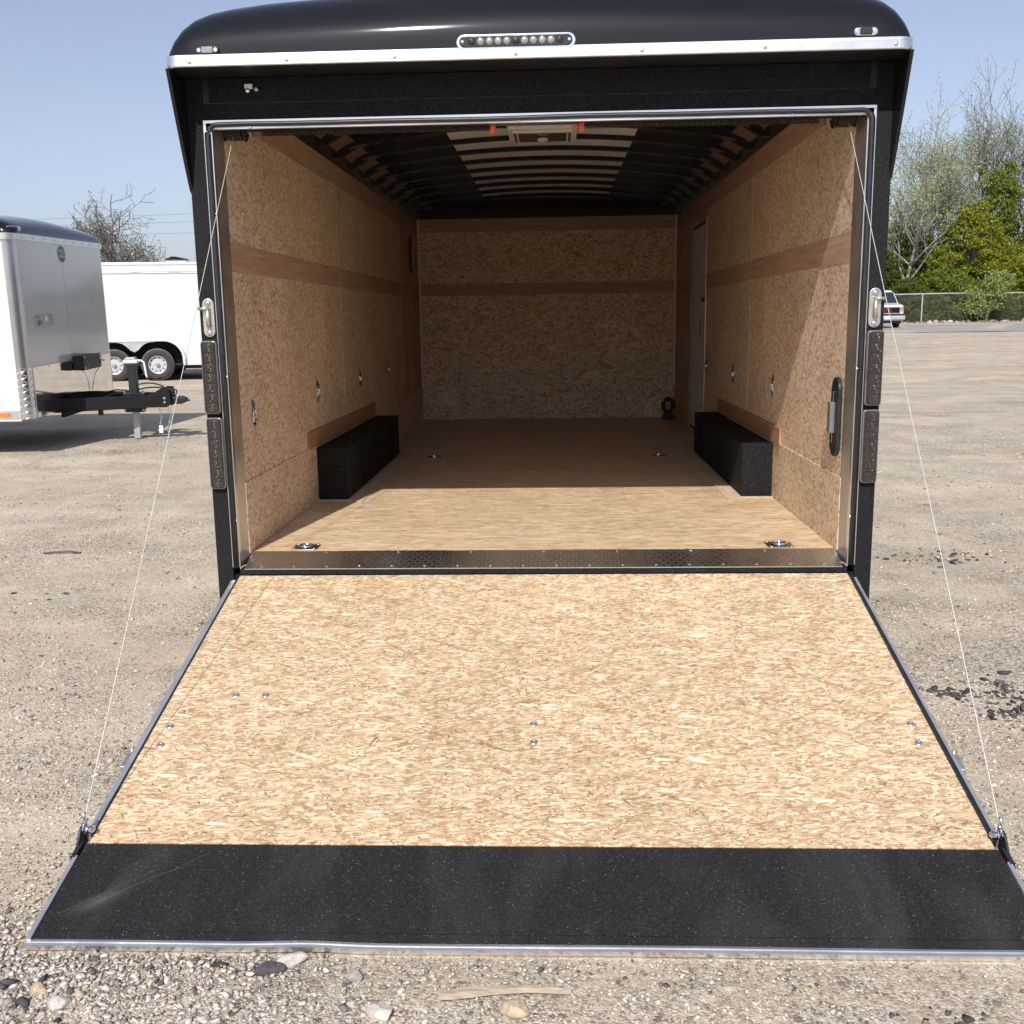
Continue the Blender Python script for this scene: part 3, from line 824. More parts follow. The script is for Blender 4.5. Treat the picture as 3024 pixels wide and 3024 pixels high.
# body sides
def side_outline(y0, y1, z0, z1, arches=None):
    p = [(y0, z0)]
    if arches:
        a0, a1, top = arches
        p += [(a0, z0)]
        r = 0.36
        for k in range(0, 9):
            t = math.pi - math.pi / 2 * k / 8
            p.append((a0 + r + r * math.cos(t), top - r + r * math.sin(t)))
        for k in range(0, 9):
            t = math.pi / 2 - math.pi / 2 * k / 8
            p.append((a1 - r + r * math.cos(t), top - r + r * math.sin(t)))
        p += [(a1, z0)]
    p += [(y1, z0), (y1, z1), (y0, z1)]
    return p
for s in (-1, 1):
    a, b = sorted((s * 1.2765, s * 1.283))
    MB().prism(side_outline(0.03, 5.9, 0.44, 2.337, (1.28, 3.12, 0.80)), a, b, 'x').build("side_skin", M_GLOSSBLACK, T)
MB().prism([(-1.27, 0.44)] + [(-x * .99, 2.37 + h * .97) for x, h in reversed(CAP)] + [(x * .99, 2.37 + h * .97) for x, h in CAP[1:]] + [(1.27, 0.44)], 5.86, 5.9, 'y').build("front_skin", M_GLOSSBLACK, T)
for s in (-1, 1):
    MB().box(s * 0.9 - 0.04, s * 0.9 + 0.04, 0.12, 5.85, 0.38, 0.50).build("chassis_rail", M_BLACK, T)

def wheel_parts(parent, c, axis='x', r=0.345, w=0.20, out=1, tread=M_TREAD):
    """tyre, rim with holes, hub; 'out' = side the face points to along local axis"""
    o = out
    prof = [(r * 0.56, -w * .42), (r * 0.60, -w * .5), (r * .80, -w * .52), (r * .93, -w * .46), (r * .99, -w * .34), (r, -w * .2), (r, w * .2), (r * .99, w * .34), (r * .93, w * .46), (r * .80, w * .52), (r * .60, w * .5), (r * .56, w * .42), (r * .56, -w * .42)]
    ty = MB().lathe(prof, c, axis, 48, caps=False).build("tyre", M_TYRE, parent, smooth=True)
    ty.data.materials.append(tread)
    for p in ty.data.polygons:
        q = p.center
        d = math.hypot(*(q[i] - c[i] for i in range(3) if i != {'x': 0, 'y': 1, 'z': 2}[axis]))
        if d > r * 0.955: p.material_index = 1
    rp = [(r * .57, w * .36 * o), (r * .55, w * .47 * o), (r * .51, w * .44 * o), (r * .50, w * .25 * o), (r * .35, w * .25 * o), (r * .33, w * .31 * o), (r * .17, w * .31 * o), (0, w * .31 * o)]
    ai = {'x': 0, 'y': 1, 'z': 2}[axis]
    oth = [i for i in range(3) if i != ai]
    rim = MB().lathe(rp, c, axis, 40, caps=False)
    nrim = len(rim.f)
    for k in range(10):
        a = 2 * math.pi * k / 10
        off = [0, 0, 0]
        off[oth[0]] = r * .43 * math.cos(a); off[oth[1]] = r * .43 * math.sin(a)
        pp = []
        for q in range(10):
            b = 2 * math.pi * q / 10
            p = [c[i] + off[i] for i in range(3)]
            p[oth[0]] += r * .042 * math.cos(b); p[oth[1]] += r * .042 * math.sin(b); p[ai] += w * .262 * o
            pp.append(tuple(p))
        rim.add(pp, [tuple(range(10))])
    ro = rim.build("wheel_rim", M_RIM, parent, recalc=False)
    ro.data.materials.append(M_VOID)
    for k in range(nrim, nrim + 10): ro.data.polygons[k].material_index = 1
    hb = MB()
    ai = {'x': 0, 'y': 1, 'z': 2}[axis]
    hp = [(r * .13, w * .26 * o), (r * .12, w * .50 * o), (r * .07, w * .58 * o), (0, w * .59 * o)]
    hb.lathe(hp, c, axis, 20)
    hb.build("wheel_hub", M_PEWTER, parent, smooth=False)
for s in (-1, 1):
    for y in (1.80, 2.62):
        e = empty("wheel", (s * 1.13, y, 0.375), parent=T)
        wheel_parts(e, (0, 0, 0), 'x', 0.345, 0.20, s)

# aluminium door surround, rubber seal, inner lip
M_STRIP = M_ALU
for s in (-1, 1):
    a, b = sorted((s * 1.2045, s * 1.2135))
    MB().box(a, b, -0.0035, 0.01, 0.512, 2.189).build("door_surround", M_STRIP, T)
    a, b = sorted((s * 1.183, s * 1.191))
    MB().box(a, b, -0.004, 0.02, 0.512, 2.165).build("inner_lip", M_STRIP, T)
    # jamb slanting inward to the wall
    a = s
    MB().prism([(a * 1.1895, 0.001), (a * 1.205, 0.001), (a * 1.205, 0.082), (a * 1.168, 0.082), (a * 1.168, 0.076)], 0.512, 2.157, 'z').build("door_jamb", M_JAMB, T)
MB().box(-1.2045, 1.2045, -0.0035, 0.004, 2.1795, 2.189).build("door_surround", M_STRIP, T)
MB().box(-1.183, 1.183, -0.004, 0.016, 2.158, 2.166).build("inner_lip", M_ALU_DULL, T)
for x in (-1.04, -0.06, 0.92):
    MB().lathe([(0.006, 0), (0.005, -0.003), (0, -0.004)], (x, -0.004, 2.162), 'y', 10).build("lip_rivet", M_CHROME, T, smooth=True)
for s in (-1, 1):
    for z in (0.70, 1.26, 1.86):
        MB().lathe([(0.006, 0), (0.005, -0.003), (0, -0.004)], (s * 1.187, -0.004, z), 'y', 10).build("lip_rivet", M_CHROME, T, smooth=True)
# bulb seal: one continuous rubber
pl = []
pl.append((-1.198, -0.006, 0.512)); pl.append((-1.198, -0.006, 1.4)); pl.append((-1.1985, -0.006, 2.12))
for k in range(7):
    a = math.pi - math.pi / 2 * k / 6
    pl.append((-1.163 + 0.0355 * math.cos(a), -0.006, 2.1345 + 0.0385 * math.sin(a)))
for k in range(1, 24):
    x = -1.163 + 2.326 * k / 24
    pl.append((x, -0.005, 2.173 + 0.0012 * math.sin(x * 4.1) + 0.001 * math.sin(x * 9)))
for k in range(7):
    a = math.pi / 2 - math.pi / 2 * k / 6
    pl.append((1.163 + 0.0355 * math.cos(a), -0.006, 2.1345 + 0.0385 * math.sin(a)))
pl += [(1.1985, -0.006, 2.12), (1.198, -0.006, 1.4), (1.198, -0.006, 0.512)]
MB().tube(pl, [0.0115 if abs(p[0]) > 1.19 else 0.0088 for p in pl], 10).build("rubber_seal", M_RUBBER, T, smooth=True)

# sill plate sloping from floor to rear edge
mb = MB()
rows = []
for i in range(41):
    x = -1.166 + 2.332 * i / 40
    wv = 0.0022 * math.sin(x * 9) + 0.0012 * math.sin(x * 23)
    rows.append([(x, 0.103 + wv, 0.5525), (x, 0.0, 0.5105), (x, -0.008, 0.5072), (x, -0.008, 0.503)])
mb.grid(rows).build("sill_plate", M_DIAMOND_SILL, T)
ps = MB()
for i in range(18):
    x = -1.10 + i * 2.2 / 17
    o = MB().lathe([(0.0055, 0), (0.0045, 0.002), (0.002, 0.003), (0, 0.0032)], (x, 0.006, 0.5135), 'z', 10).build("sill_screw", M_CHROME, T, smooth=True)
for i in range(7):
    x = -0.86 + i * 1.75 / 6
    MB().lathe([(0.0055, 0), (0.0045, 0.002), (0.002, 0.003), (0, 0.0032)], (x, 0.094, 0.5495), 'z', 10).build("sill_screw", M_CHROME, T, smooth=True)
# floor
MB().box(-1.19, 1.19, 0.10, L + 0.1, 0.51, FZ).build("floor", M_OSB_FLOOR, T)
for s in (-1, 1):
    poly = [(s * 1.169, 1.305), (s * 1.01, 1.305), (s * 0.925, 1.21), (s * 0.925, 3.2), (s * 1.01, 3.11), (s * 1.01, 1.315)]
    MB().prism([(s * 1.0105, 1.305), (s * 0.925, 1.21), (s * 0.925, 3.20), (s * 1.0105, 3.105)], FZ + 0.0003, FZ + 0.004, 'z').build("plywood_strip", M_PLY_PALE, T)
    MB().prism([(s * 1.169, 1.303), (s * 1.0115, 1.303), (s * 0.985, 1.274), (s * 1.169, 1.274)], FZ + 0.0003, FZ + 0.004, 'z').build("plywood_strip", M_PLY_PALE, T)
    # wheel boxes
    a, b = sorted((s * 1.0105, s * 1.169))
    MB().box(a, b, 1.308, 3.10, FZ + 0.002, 0.823).build("wheel_box", M_BOX, T, 0.008)
    a, b = sorted((s * 1.158, s * 1.169))
    MB().box(a, b, 1.14, 3.055, 0.833, 0.917).build("plywood_trim", M_PLY_TRIM, T, 0.001)
    # side walls
    a, b = sorted((s * HW, s * 1.185))
    ys = [0.078, 2.118, 4.50, L + 0.02] if s < 0 else [0.078, 2.078, 3.775, 4.56, L + 0.02]
    for i in range(len(ys) - 1):
        if s > 0 and i == 2:
            MB().box(a, b, ys[i] + .0015, ys[i + 1] - .0015, 2.17, 2.35).build("wall_panel", M_PLY_WALL, T)
            continue
        mt = M_PLY_WALL if (ys[i] >= 4.4) else M_OSB_WALL
        MB().box(a, b, ys[i] + .0015, ys[i + 1] - .0015, 0.8378, 2.35).build("wall_panel", mt, T)
    a2, b2 = sorted((s * 1.166, s * 1.185))
    for (p0, p1) in ([(0.078, L)] if s < 0 else [(0.078, 3.775), (4.56, L)]):
        MB().box(a2, b2, p0, p1, FZ + .001, 0.8375).build("kick_panel", M_OSB_WALL if s < 0 or p0 < 3 else M_PLY_WALL, T, 0.001)
    # bands
    a3, b3 = sorted((s * 1.168, s * 1.18))
    for (p0, p1) in ([(0.080, L)] if s < 0 else [(0.080, 3.775), (4.56, L)]):
        MB().box(a3, b3, p0, p1, 1.655, 1.762).build("plywood_band", M_PLY, T)
    MB().box(a3, b3, 0.080, L, 2.215, 2.352).build("plywood_band", M_PLY, T)
    # seam strips
    a4, b4 = sorted((s * 1.1675, s * 1.172))
    for yy in ((2.118, 4.50) if s < 0 else (2.078,)):
        MB().box(a4, b4, yy - 0.012, yy + 0.012, 0.93, 2.214).build("seam_strip", M_PLY_PALE, T)
# front wall
MB().box(-HW, HW, L, L + 0.015, 0.8345, 2.36).build("front_wall_panel", M_OSB_BACK, T)
MB().box(-HW, HW, L - 0.004, L + 0.015, FZ, 0.834).build("kick_panel", M_OSB_BACK, T)
MB().box(-HW, HW, L - 0.002, L + 0.012, 1.677, 1.782).build("plywood_band", M_PLY, T)
MB().box(-HW, HW, L - 0.002, L + 0.012, 2.238, 2.352).build("plywood_band", M_PLY, T)
MB().box(-HW, HW, L - 0.012, L + 0.02, 2.352, 2.360).build("ceiling_angle", M_ALU_DULL, T)
for s in (-1, 1):
    a, b = sorted((s * 1.150, s * 1.167))
    MB().box(a, b, L - 0.03, L - 0.004, 0.845, 2.352).build("corner_trim", M_OFFWHITE, T, 0.003)
for x, z in [(-0.767, 2.0), (-0.38, 1.995), (0.40, 1.99), (-0.77, 1.398), (-0.382, 1.395), (0.0, 1.394), (0.40, 1.39), (-0.77, 1.108), (-0.383, 1.108), (0.011, 1.108), (0.40, 1.103), (0.786, 1.098)]:
    MB().lathe([(0.006, 0), (0.005, -0.002), (0, -0.003)], (x, L - 0.0005, z), 'y', 8).build("wall_screw", M_CHROME, T)

# ceiling skin
def ceil_z(x):
    ax = abs(x)
    z = 2.528 - 0.075 * (ax / 1.0) ** 2
    if ax > 0.96:
        t = min(1, (ax - 0.96) / 0.21)
        z = z - 0.095 * (1 - math.sqrt(max(0, 1 - t ** 2)))
    return z
xs = [-1.17 + 2.34 * i / 60 for i in range(61)]
def ceil_grid(xa, dz=0.0, y0=0.095, y1=5.3):
    return [[(x, y, ceil_z(x) + dz) for y in (y0, 1.2, 2.4, 3.6, y1)] for x in xa]
MB().grid(ceil_grid(xs)).build("ceiling_skin", M_VOID, T, smooth=True)
MB().grid(ceil_grid([-0.54 + 1.08 * i / 24 for i in range(25)], -0.003, 0.2, 5.28)).build("ceiling_centre_panel", M_CEIL, T, smooth=True)
for s in (-1, 1):
    mb = MB().grid([[(s * x, y, ceil_z(x) - 0.002) for y in (0.2, 1.8, 3.4, 4.6)] for x in [1.035 + 0.133 * i / 10 for i in range(11)]])
    mb.build("cove_board", M_COVE, T, smooth=True)
# front liner, curving down to the front wall
rows = []
for x in xs:
    z1 = ceil_z(x)
    rows.append([(x, 5.28 + 0.34 * (1 - math.cos(a)), z1 - (z1 - 2.352) * (math.sin(a))) for a in [math.pi / 2 * k / 8 for k in range(9)]])
MB().grid(rows).build("front_liner", M_BLACK, T, smooth=True)
MB().box(0.085, 0.165, 5.40, 5.405, 2.40, 2.425).build("liner_label", M_LABEL, T)
# roof bows
def bow(y):
    mb = MB()
    w, h = 0.038, 0.028
    ring = []
    for x in [-1.165 + 2.33 * i / 48 for i in range(49)]:
        hh = h if abs(x) < 1.0 else h + 0.024 * min(1, (abs(x) - 1.0) / 0.08)
        z = ceil_z(x)
        zl = min(z, max(z - hh, 2.354))
        ring.append([(x, y, z), (x, y, zl), (x, y + w, zl), (x, y + w, z)])
    mb.grid(ring)
    return mb.build("roof_bow", M_VOID, T, smooth=False)
b0 = bow(0)
first = True
for k in range(-5, 8):
    y = 2.42 + 0.4064 * k
    if first:
        b0.location = (0, y, 0); first = False
    else:
        clone(b0, T, (0, y, 0))
# pressed tabs where the bows turn down
g0 = MB()
g0.prism([(0.985, 2.428), (1.055, 2.408), (1.062, 2.402), (1.060, 2.397), (0.983, 2.418)], -0.012, 0.046, 'y')
gus = g0.build("bow_tab", M_TAB, T, 0.002)
first = True
for k in range(-5, 8):
    for s in (1, -1):
        y = 2.42 + 0.4064 * k
        if first:
            gus.location = (0, y, 0); first = False
        else:
            c = clone(gus, T, (0, y, 0), None, (s, 1, 1))

# roof vent
V = empty("roof_vent", (0.006, 2.08, 2.46), parent=T)
mb = MB()
o_, i_ = 0.19, 0.125
mb.prism(rrect(-o_, o_, -0.205, 0.205, 0.02), -0.0, 0.055, 'z')
vf = mb.build("vent_frame", M_OFFWHITE, V, 0.006)
MB().box(-0.165, 0.165, -0.165, 0.165, -0.012, 0.002).build("vent_flange", M_OFFWHITE, V, 0.005)
MB().box(-0.132, 0.132, -0.135, 0.125, -0.0145, -0.002).build("vent_screen", M_DARKGLASS, V)
MB().lathe([(0.0, -0.034), (0.022, -0.034), (0.03, -0.03), (0.03, -0.02), (0.014, -0.016), (0.014, -0.0)], (0, -0.02, 0), 'z', 20).build("vent_knob", M_OFFWHITE, V, smooth=False)
for s in (-1, 1):
    MB().box(s * 0.148 - 0.006, s * 0.148 + 0.006, -0.14, 0.12, -0.018, -0.0125).build("vent_slot", M_DARKGLASS, V)

# torsion spring, shaft, drums, clips
MB().tube([(-1.17, 0.07, 2.170), (1.17, 0.07, 2.170)], 0.011, 12).build("spring_shaft", M_BLACK, T, smooth=True)
def coil(x0, x1, n):
    pts = []
    for i in range(n * 8):
        a = 2 * math.pi * i / 8
        pts.append((x0 + (x1 - x0) * i / (n * 8), 0.07 + 0.021 * math.cos(a), 2.166 + 0.021 * math.sin(a)))
    return MB().tube(pts, 0.0031, 5)
M_SPRING = plain("oiled_spring_steel", (0.035, 0.028, 0.024), 0.35, 0.6, 0.2, 60)
coil(-1.02, -0.17, 104).build("torsion_spring", M_SPRING, T, smooth=True)
coil(0.18, 1.03, 104).build("torsion_spring", M_SPRING, T, smooth=True)
for cx, kk in ((-0.157, 1), (0.167, -1)):
    c = empty("spring_clip", (cx, 0.0, 0), parent=T)
    MB().prism([(-0.009, 2.128), (0.008, 2.128), (0.0095, 2.150), (0.0095, 2.172), (-0.0095, 2.172), (-0.0085, 2.15)], 0.036, 0.045, 'y').build("clip_tab", M_ORANGE, c, 0.001)
    MB().lathe([(0.026, -0.0095), (0.027, -0.006), (0.027, 0.006), (0.026, 0.0095)], (0, 0.07, 2.170), 'x', 20).build("clip_ring", M_ORANGE, c)
    MB().lathe([(0.003, 0), (0.003, -0.002), (0, -0.002)], (0, 0.036, 2.160), 'y', 10).build("clip_hole", M_INK, c)
MB().box(0.133, 0.158, 0.04, 0.05, 2.142, 2.149).build("clip_tail", M_ORANGE, T, 0.001)
for s in (-1, 1):
    d = empty("cable_drum", (s * 1.128, 0.10, 2.172), parent=T)
    prof = [(0.0, -0.042), (0.040, -0.042), (0.044, -0.038), (0.040, -0.034), (0.036, -0.032)]
    for k in range(7):
        a = -0.030 + k * 0.0078
        prof += [(0.0395, a), (0.0365, a + 0.0039)]
    prof += [(0.036, 0.026), (0.030, 0.028), (0.030, 0.036), (0.038, 0.038), (0.040, 0.042), (0, 0.042)]
    MB().lathe([(r_, a_ * s) for r_, a_ in prof], (0, 0, 0), 'x', 28).build("drum_spool", M_SPRING, d)
    MB().prism([(s * -0.07, 0.03), (s * -0.07, -0.028), (s * -0.045, -0.008), (s * -0.045, 0.03)], -0.03, 0.02, 'y').build("drum_bracket", M_PEWTER, d)
# lifting cables from the drums to the ramp corners
CABL = ((-1.129, 0.075, 2.142), (-1.206, -1.388, 0.165))
CABR = ((1.138, 0.075, 2.143), (1.208, -1.372, 0.168))
for a, b in (CABL, CABR):
    A, B = Vector(a), Vector(b)
    pts = [A.lerp(B, k / 12) + Vector((0, 0, -0.006 * math.sin(math.pi * k / 12))) for k in range(13)]
    MB().tube(pts, 0.0013, 6, caps=False).build("lift_cable", M_CABLE, T, smooth=True)

# recessed tie-down rings
def wall_ring():
    e = empty("wall_tie_ring", parent=T)
    # plate in local yz plane facing +x
    pl_ = []
    for k in range(24):
        a = 2 * math.pi * k / 24
        y = 0.022 * math.sin(a); z = 0.058 * math.cos(a)
        sq = abs(math.cos(a)) ** 1.2
        pl_.append((y * (1.0 + 0.35 * (1 - sq)), z))
    rows = []
    for rr_, dx in ((1.0, 0.0), (1.0, 0.003), (0.93, 0.0045), (0.62, 0.0045), (0.56, 0.002), (0.45, -0.008), (0.2, -0.012), (0.0, -0.012)):
        rows.append([(dx, p[0] * rr_ * (1 if rr_ > .6 else 1.2), p[1] * rr_) for p in pl_ + [pl_[0]]])
    MB().grid(rows).build("ring_plate", M_DARKZINC, e, smooth=True)
    pts = [(0.006 + 0.002 * math.cos(2 * math.pi * k / 20), 0.017 * math.sin(2 * math.pi * k / 20), -0.004 + 0.026 * math.cos(2 * math.pi * k / 20)) for k in range(20)]
    MB().tube(pts, 0.0036, 8, closed=True).build("tie_ring", M_CHROME, e, smooth=True)
    for s in (-1, 1):
        MB().lathe([(0.0045, 0.004), (0.003, 0.006), (0, 0.0062)], (0, 0, s * 0.047), 'x', 10).build("ring_screw", M_PEWTER, e)
    return e
wr = wall_ring()
first = True
for s, ys in ((-1, (0.245, 1.407, 2.591, 3.743)), (1, (0.196, 1.370, 2.540, 3.658))):
    for y in ys:
        rot = (0, 0, 0) if s < 0 else (0, 0, math.pi)
        if first:
            wr.location = (-1.1685, y, 1.098); first = False
        else:
            clone(wr, T, (s * 1.1685, y, 1.108 - 0.0), rot)
wr.location = (-1.1685, 0.245, 1.094)
def floor_ring():
    e = empty("floor_tie_ring", parent=T)
    MB().prism(rrect(-0.052, 0.052, -0.052, 0.052, 0.018), 0.0, 0.003, 'z').build("ring_plate", M_DARKZINC, e, 0.0012)
    rows = []
    for rr_, dz in ((0.036, 0.0035), (0.034, 0.0055), (0.030, 0.004), (0.024, 0.0036), (0.0, 0.0034)):
        rows.append([(rr_ * math.cos(2 * math.pi * k / 28), rr_ * math.sin(2 * math.pi * k / 28), dz) for k in range(29)])
    MB().grid(rows).build("ring_dish", M_DARKZINC, e, smooth=True)
    pts = [(0.027 * math.cos(2 * math.pi * k / 24), 0.027 * math.sin(2 * math.pi * k / 24), 0.008) for k in range(24)]
    MB().tube(pts, 0.0048, 8, closed=True).build("tie_ring", M_CHROME, e, smooth=True)
    for sx in (-1, 1):
        for sy in (-1, 1):
            MB().lathe([(0.0055, 0.003), (0.004, 0.005), (0, 0.0055)], (sx * .041, sy * .041, 0), 'z', 10).build("ring_screw", M_PEWTER, e)
    return e
fr = floor_ring()
fr.location = (-0.962, 0.180, FZ + 0.0005)
for x, y in ((0.962, 0.178), (-0.754, 2.945), (0.752, 2.928)):
    clone(fr, T, (x, y, FZ + 0.0005))

# side door near the front
D = empty("side_door", (1.17, 4.17, 1.36), parent=T)
mb = MB()
for (y0, y1, z0, z1) in ((-0.395, -0.365, -0.81, 0.81), (0.365, 0.39, -0.81, 0.81), (-0.365, 0.365, 0.785, 0.81), (-0.365, 0.365, -0.81, -0.785)):
    mb.box(-0.006, 0.015, y0, y1, z0, z1)
mb.build("door_frame", M_ALU_DULL, D)
mb = MB()
for (y0, y1, z0, z1) in ((-0.364, -0.345, -0.784, 0.784), (0.345, 0.364, -0.784, 0.784), (-0.345, 0.345, 0.765, 0.784), (-0.345, 0.345, -0.784, -0.765)):
    mb.box(-0.004, 0.014, y0, y1, z0, z1)
mb.build("door_gasket", M_RUBBER, D)
MB().box(0.0, 0.016, -0.3445, 0.3445, -0.7645, 0.7645).build("door_leaf", M_OFFWHITE, D)
MB().box(-0.02, 0.0, -0.30, -0.24, -0.05, 0.07).build("door_latch", M_PLY_TRIM, D, 0.004)
MB().prism(stadium(0.05, 0.03), -0.03, -0.0, 'x').build("door_pull", M_BLACK, D, 0.003).location = (0, -0.36, 0.22)
MB().box(-0.03, 0.0, -0.39, 0.39, -0.84, -0.812).build("door_threshold", M_ALU_DULL, D)

# flow-through vents: one on each wall
def side_vent(loc, rot):
    e = empty("side_vent", loc, rot=rot, parent=T)
    # plate in yz facing +x
    p = [(y, z) for (z, y) in stadium(0.31, 0.105, 8)]
    MB().prism(p, 0.0, 0.016, 'x').build("vent_plate", M_RUBBER, e, 0.004)
    MB().box(0.016, 0.024, -0.006, 0.006, -0.10, 0.10).build("vent_rod", M_DARKZINC, e, 0.002)
    MB().box(0.016, 0.036, -0.022, 0.018, -0.062, 0.058).build("vent_cover", M_VENTG, e, 0.003)
    return e
side_vent((-1.168, 5.09, 2.012), (0, 0, 0))
side_vent((1.169, 0.088 + 0.072, 1.066), (0, 0, math.pi))

# black hook standing on the floor by the front wall
H = empty("floor_hook", (1.085, 5.40, FZ), parent=T)
pts = [(0.045 * math.sin(2 * math.pi * k / 24), 0, 0.125 + 0.058 * math.cos(2 * math.pi * k / 24)) for k in range(24)]
MB().tube(pts, 0.019, 10, closed=True).build("hook_loop", M_BLACK, H, smooth=True)
MB().prism([(-0.055, 0), (0.055, 0), (0.05, 0.03), (0.03, 0.062), (-0.03, 0.062), (-0.05, 0.03)], -0.025, 0.025, 'y').build("hook_base", M_BLACK, H, 0.006)

# rear lights on the cap
LB = empty("brake_light_bar", (-0.061, -0.166, 2.3905), parent=T)
MB().prism(stadium(0.408, 0.050), -0.008, 0.002, 'y').build("light_bezel", M_CHROME, LB, 0.003)
MB().prism(stadium(0.386, 0.036), -0.013, -0.007, 'y').build("light_lens", M_SMOKE, LB, 0.003)
for k in range(11):
    x = -0.15 + 0.030 * k
    dark = k in (0, 5, 10)
    MB().lathe([(0.0132, -0.0125), (0.0125, -0.0155), (0.008, -0.018), (0, -0.019)], (x, 0, 0), 'y', 16).build("lamp_cell", M_SMOKE if dark else M_CLEAR, LB, smooth=True)
for x in (-0.182, 0.182):
    MB().lathe([(0.006, -0.012), (0.005, -0.0155), (0, -0.016)], (x, 0, 0), 'y', 12).build("light_screw", M_CHROME, LB)
for x, z, mt in ((-1.1265, 2.388, M_SMOKE), (1.116, 2.3925, M_CHROME)):
    e = empty("clearance_light", (x, -0.163, z), parent=T)
    MB().prism(stadium(0.080, 0.027), -0.009, 0.004, 'y').build("light_base", mt, e, 0.003)
    MB().box(-0.020, 0.020, -0.015, -0.008, -0.011, 0.011).build("light_lens", M_CLEAR if x < 0 else M_SMOKE, e, 0.003)
    for q in (-1, 1):
        MB().lathe([(0.008, -0.009), (0.007, -0.0125), (0, -0.013)], (q * 0.029, 0, 0), 'y', 12).build("light_screw", M_CHROME, e)

# tail lights on the posts
def tail_light(s, z, x):
    e = empty("tail_light", (x, -0.002, z), parent=T)
    MB().prism(rrect(-0.031, 0.031, -0.139, 0.139, 0.013), -0.017, 0.0, 'y').build("light_bezel", M_BEZEL, e, 0.004)
    MB().prism(rrect(-0.0265, 0.0265, -0.1335, 0.1335, 0.010), -0.0225, -0.0165, 'y').build("light_lens", M_SMOKE, e, 0.002)
    for k in range(7):
        zc = 0.114 - 0.038 * k
        cell = MB()
        # faceted reflector block with a small bright prism
        cell.add([(-0.016, -0.0226, zc - 0.015), (0.020, -0.0226, zc - 0.015), (0.020, -0.0226, zc + 0.015), (-0.016, -0.0226, zc + 0.015), (0.002, -0.0240, zc + 0.004)], [(0, 1, 4), (1, 2, 4), (2, 3, 4), (3, 0, 4)])
        cell.build("led_cell", M_LEDCELL, e)
        pr = MB()
        g = random.Random(k + (50 if s > 0 else 0))
        for q in range(4):
            cx = g.uniform(-0.003, 0.008) + (0.003 * q if s > 0 else 0); cz = zc + 0.012 - 0.008 * q + g.uniform(-.002, .002)
            pr.add([(cx - .0028, -0.0268, cz), (cx + .0028, -0.0268, cz + .002), (cx + .001, -0.0268, cz - .004), (cx, -0.0295, cz)], [(0, 1, 3), (1, 2, 3), (2, 0, 3)])
        pr.build("led_prism", M_CHROME, e)
    return e
tail_light(-1, 1.258, -1.2465); tail_light(-1, 0.967, -1.2385 - 0.006)
tail_light(1, 1.262, 1.2465); tail_light(1, 0.970, 1.2385 + 0.006)

# door bar keepers on the posts
def keeper(s):
    e = empty("door_lock_keeper", (s * 1.2405, -0.001, 1.482), parent=T)
    p = [(x, z) for (z, x) in stadium(0.145, 0.045, 8)]
    MB().prism(p, -0.007, 0.0, 'y').build("keeper_plate", M_PEWTER, e, 0.003)
    MB().tube([(0, -0.014, 0.032), (0, -0.016, -0.034)], 0.0085, 12).build("keeper_barrel", M_PEWTER, e, 0, True)
    MB().tube([(-s * 0.008, -0.018, 0.034), (s * 0.034, -0.020, 0.034)], 0.0062, 10).build("keeper_pin", M_PEWTER, e, 0, True)
    for z in (0.054, -0.056):
        MB().lathe([(0.0115, -0.007), (0.011, -0.0095), (0.006, -0.0115), (0, -0.012)], (0, 0, z), 'y', 16).build("keeper_bolt", M_CHROME, e, smooth=True)
keeper(-1); keeper(1)
# small socket on the header
e = empty("header_socket", (-1.037, 0.0, 2.300), parent=T)
MB().box(-0.014, 0.014, -0.012, 0.0, -0.006, 0.010).build("socket_label", M_LABEL, e, 0.001)
MB().lathe([(0.010, 0), (0.010, -0.01), (0.006, -0.014), (0, -0.014)], (-0.004, 0, -0.012), 'y', 16).build("socket_cup", M_CHROME, e, smooth=True)
MB().lathe([(0.008, 0), (0.008, -0.01), (0.005, -0.012), (0, -0.012)], (0.028, 0, -0.008), 'y', 16).build("socket_cap", M_PEWTER, e, smooth=True)

# ---- ramp door
RA = math.atan(0.46 / 1.74)
LO, LF = 1.4655, 1.787
RD = empty("ramp_door", (0, -0.002, 0.480), rot=(RA, 0, 0), parent=T)
rp = MB().box(-1.186, 1.186, -LO, -0.004, -0.042, 0.0).build("ramp_panel", M_OSB_RAMP, RD, 0.0015)
MB().box(-1.186, 1.186, -0.03, 0.012, -0.04, -0.006).build("ramp_hinge", M_BLACK, RD)
for s in (-1, 1):
    if s < 0:
        MB().box(-1.1895, -1.1865, -LO + .02, -0.03, -0.045, 0.004).build("edge_gasket", M_RUBBER, RD)
        MB().box(-1.207, -1.190, -LO + .03, -0.05, -0.045, 0.0055).build("edge_rail", M_ALU_DULL, RD)
        MB().box(-1.207, -1.196, -LF, -LO - .05, -0.030, 0.003).build("flap_rail", M_ALU_DULL, RD)
    else:
        MB().box(1.1865, 1.197, -LO + .02, -0.03, -0.045, 0.006).build("edge_gasket", M_RUBBER, RD)
        MB().box(1.1975, 1.2075, -LO + .03, -0.05, -0.045, 0.007).build("edge_rail", M_ALU_DULL, RD)
        MB().box(1.196, 1.207, -LF, -LO - .05, -0.030, 0.003).build("flap_rail", M_ALU_DULL, RD)
flap = MB().box(-1.1955, 1.1955, -LF + 0.034, -LO - 0.0005, -0.026, -0.003).build("ramp_flap", M_FLAP, RD, 0.0015)
MB().box(-1.1955, 1.1955, -LF + 0.004, -LF + 0.0325, -0.026, -0.0042).build("flap_lip", M_FLAP, RD, 0.001)
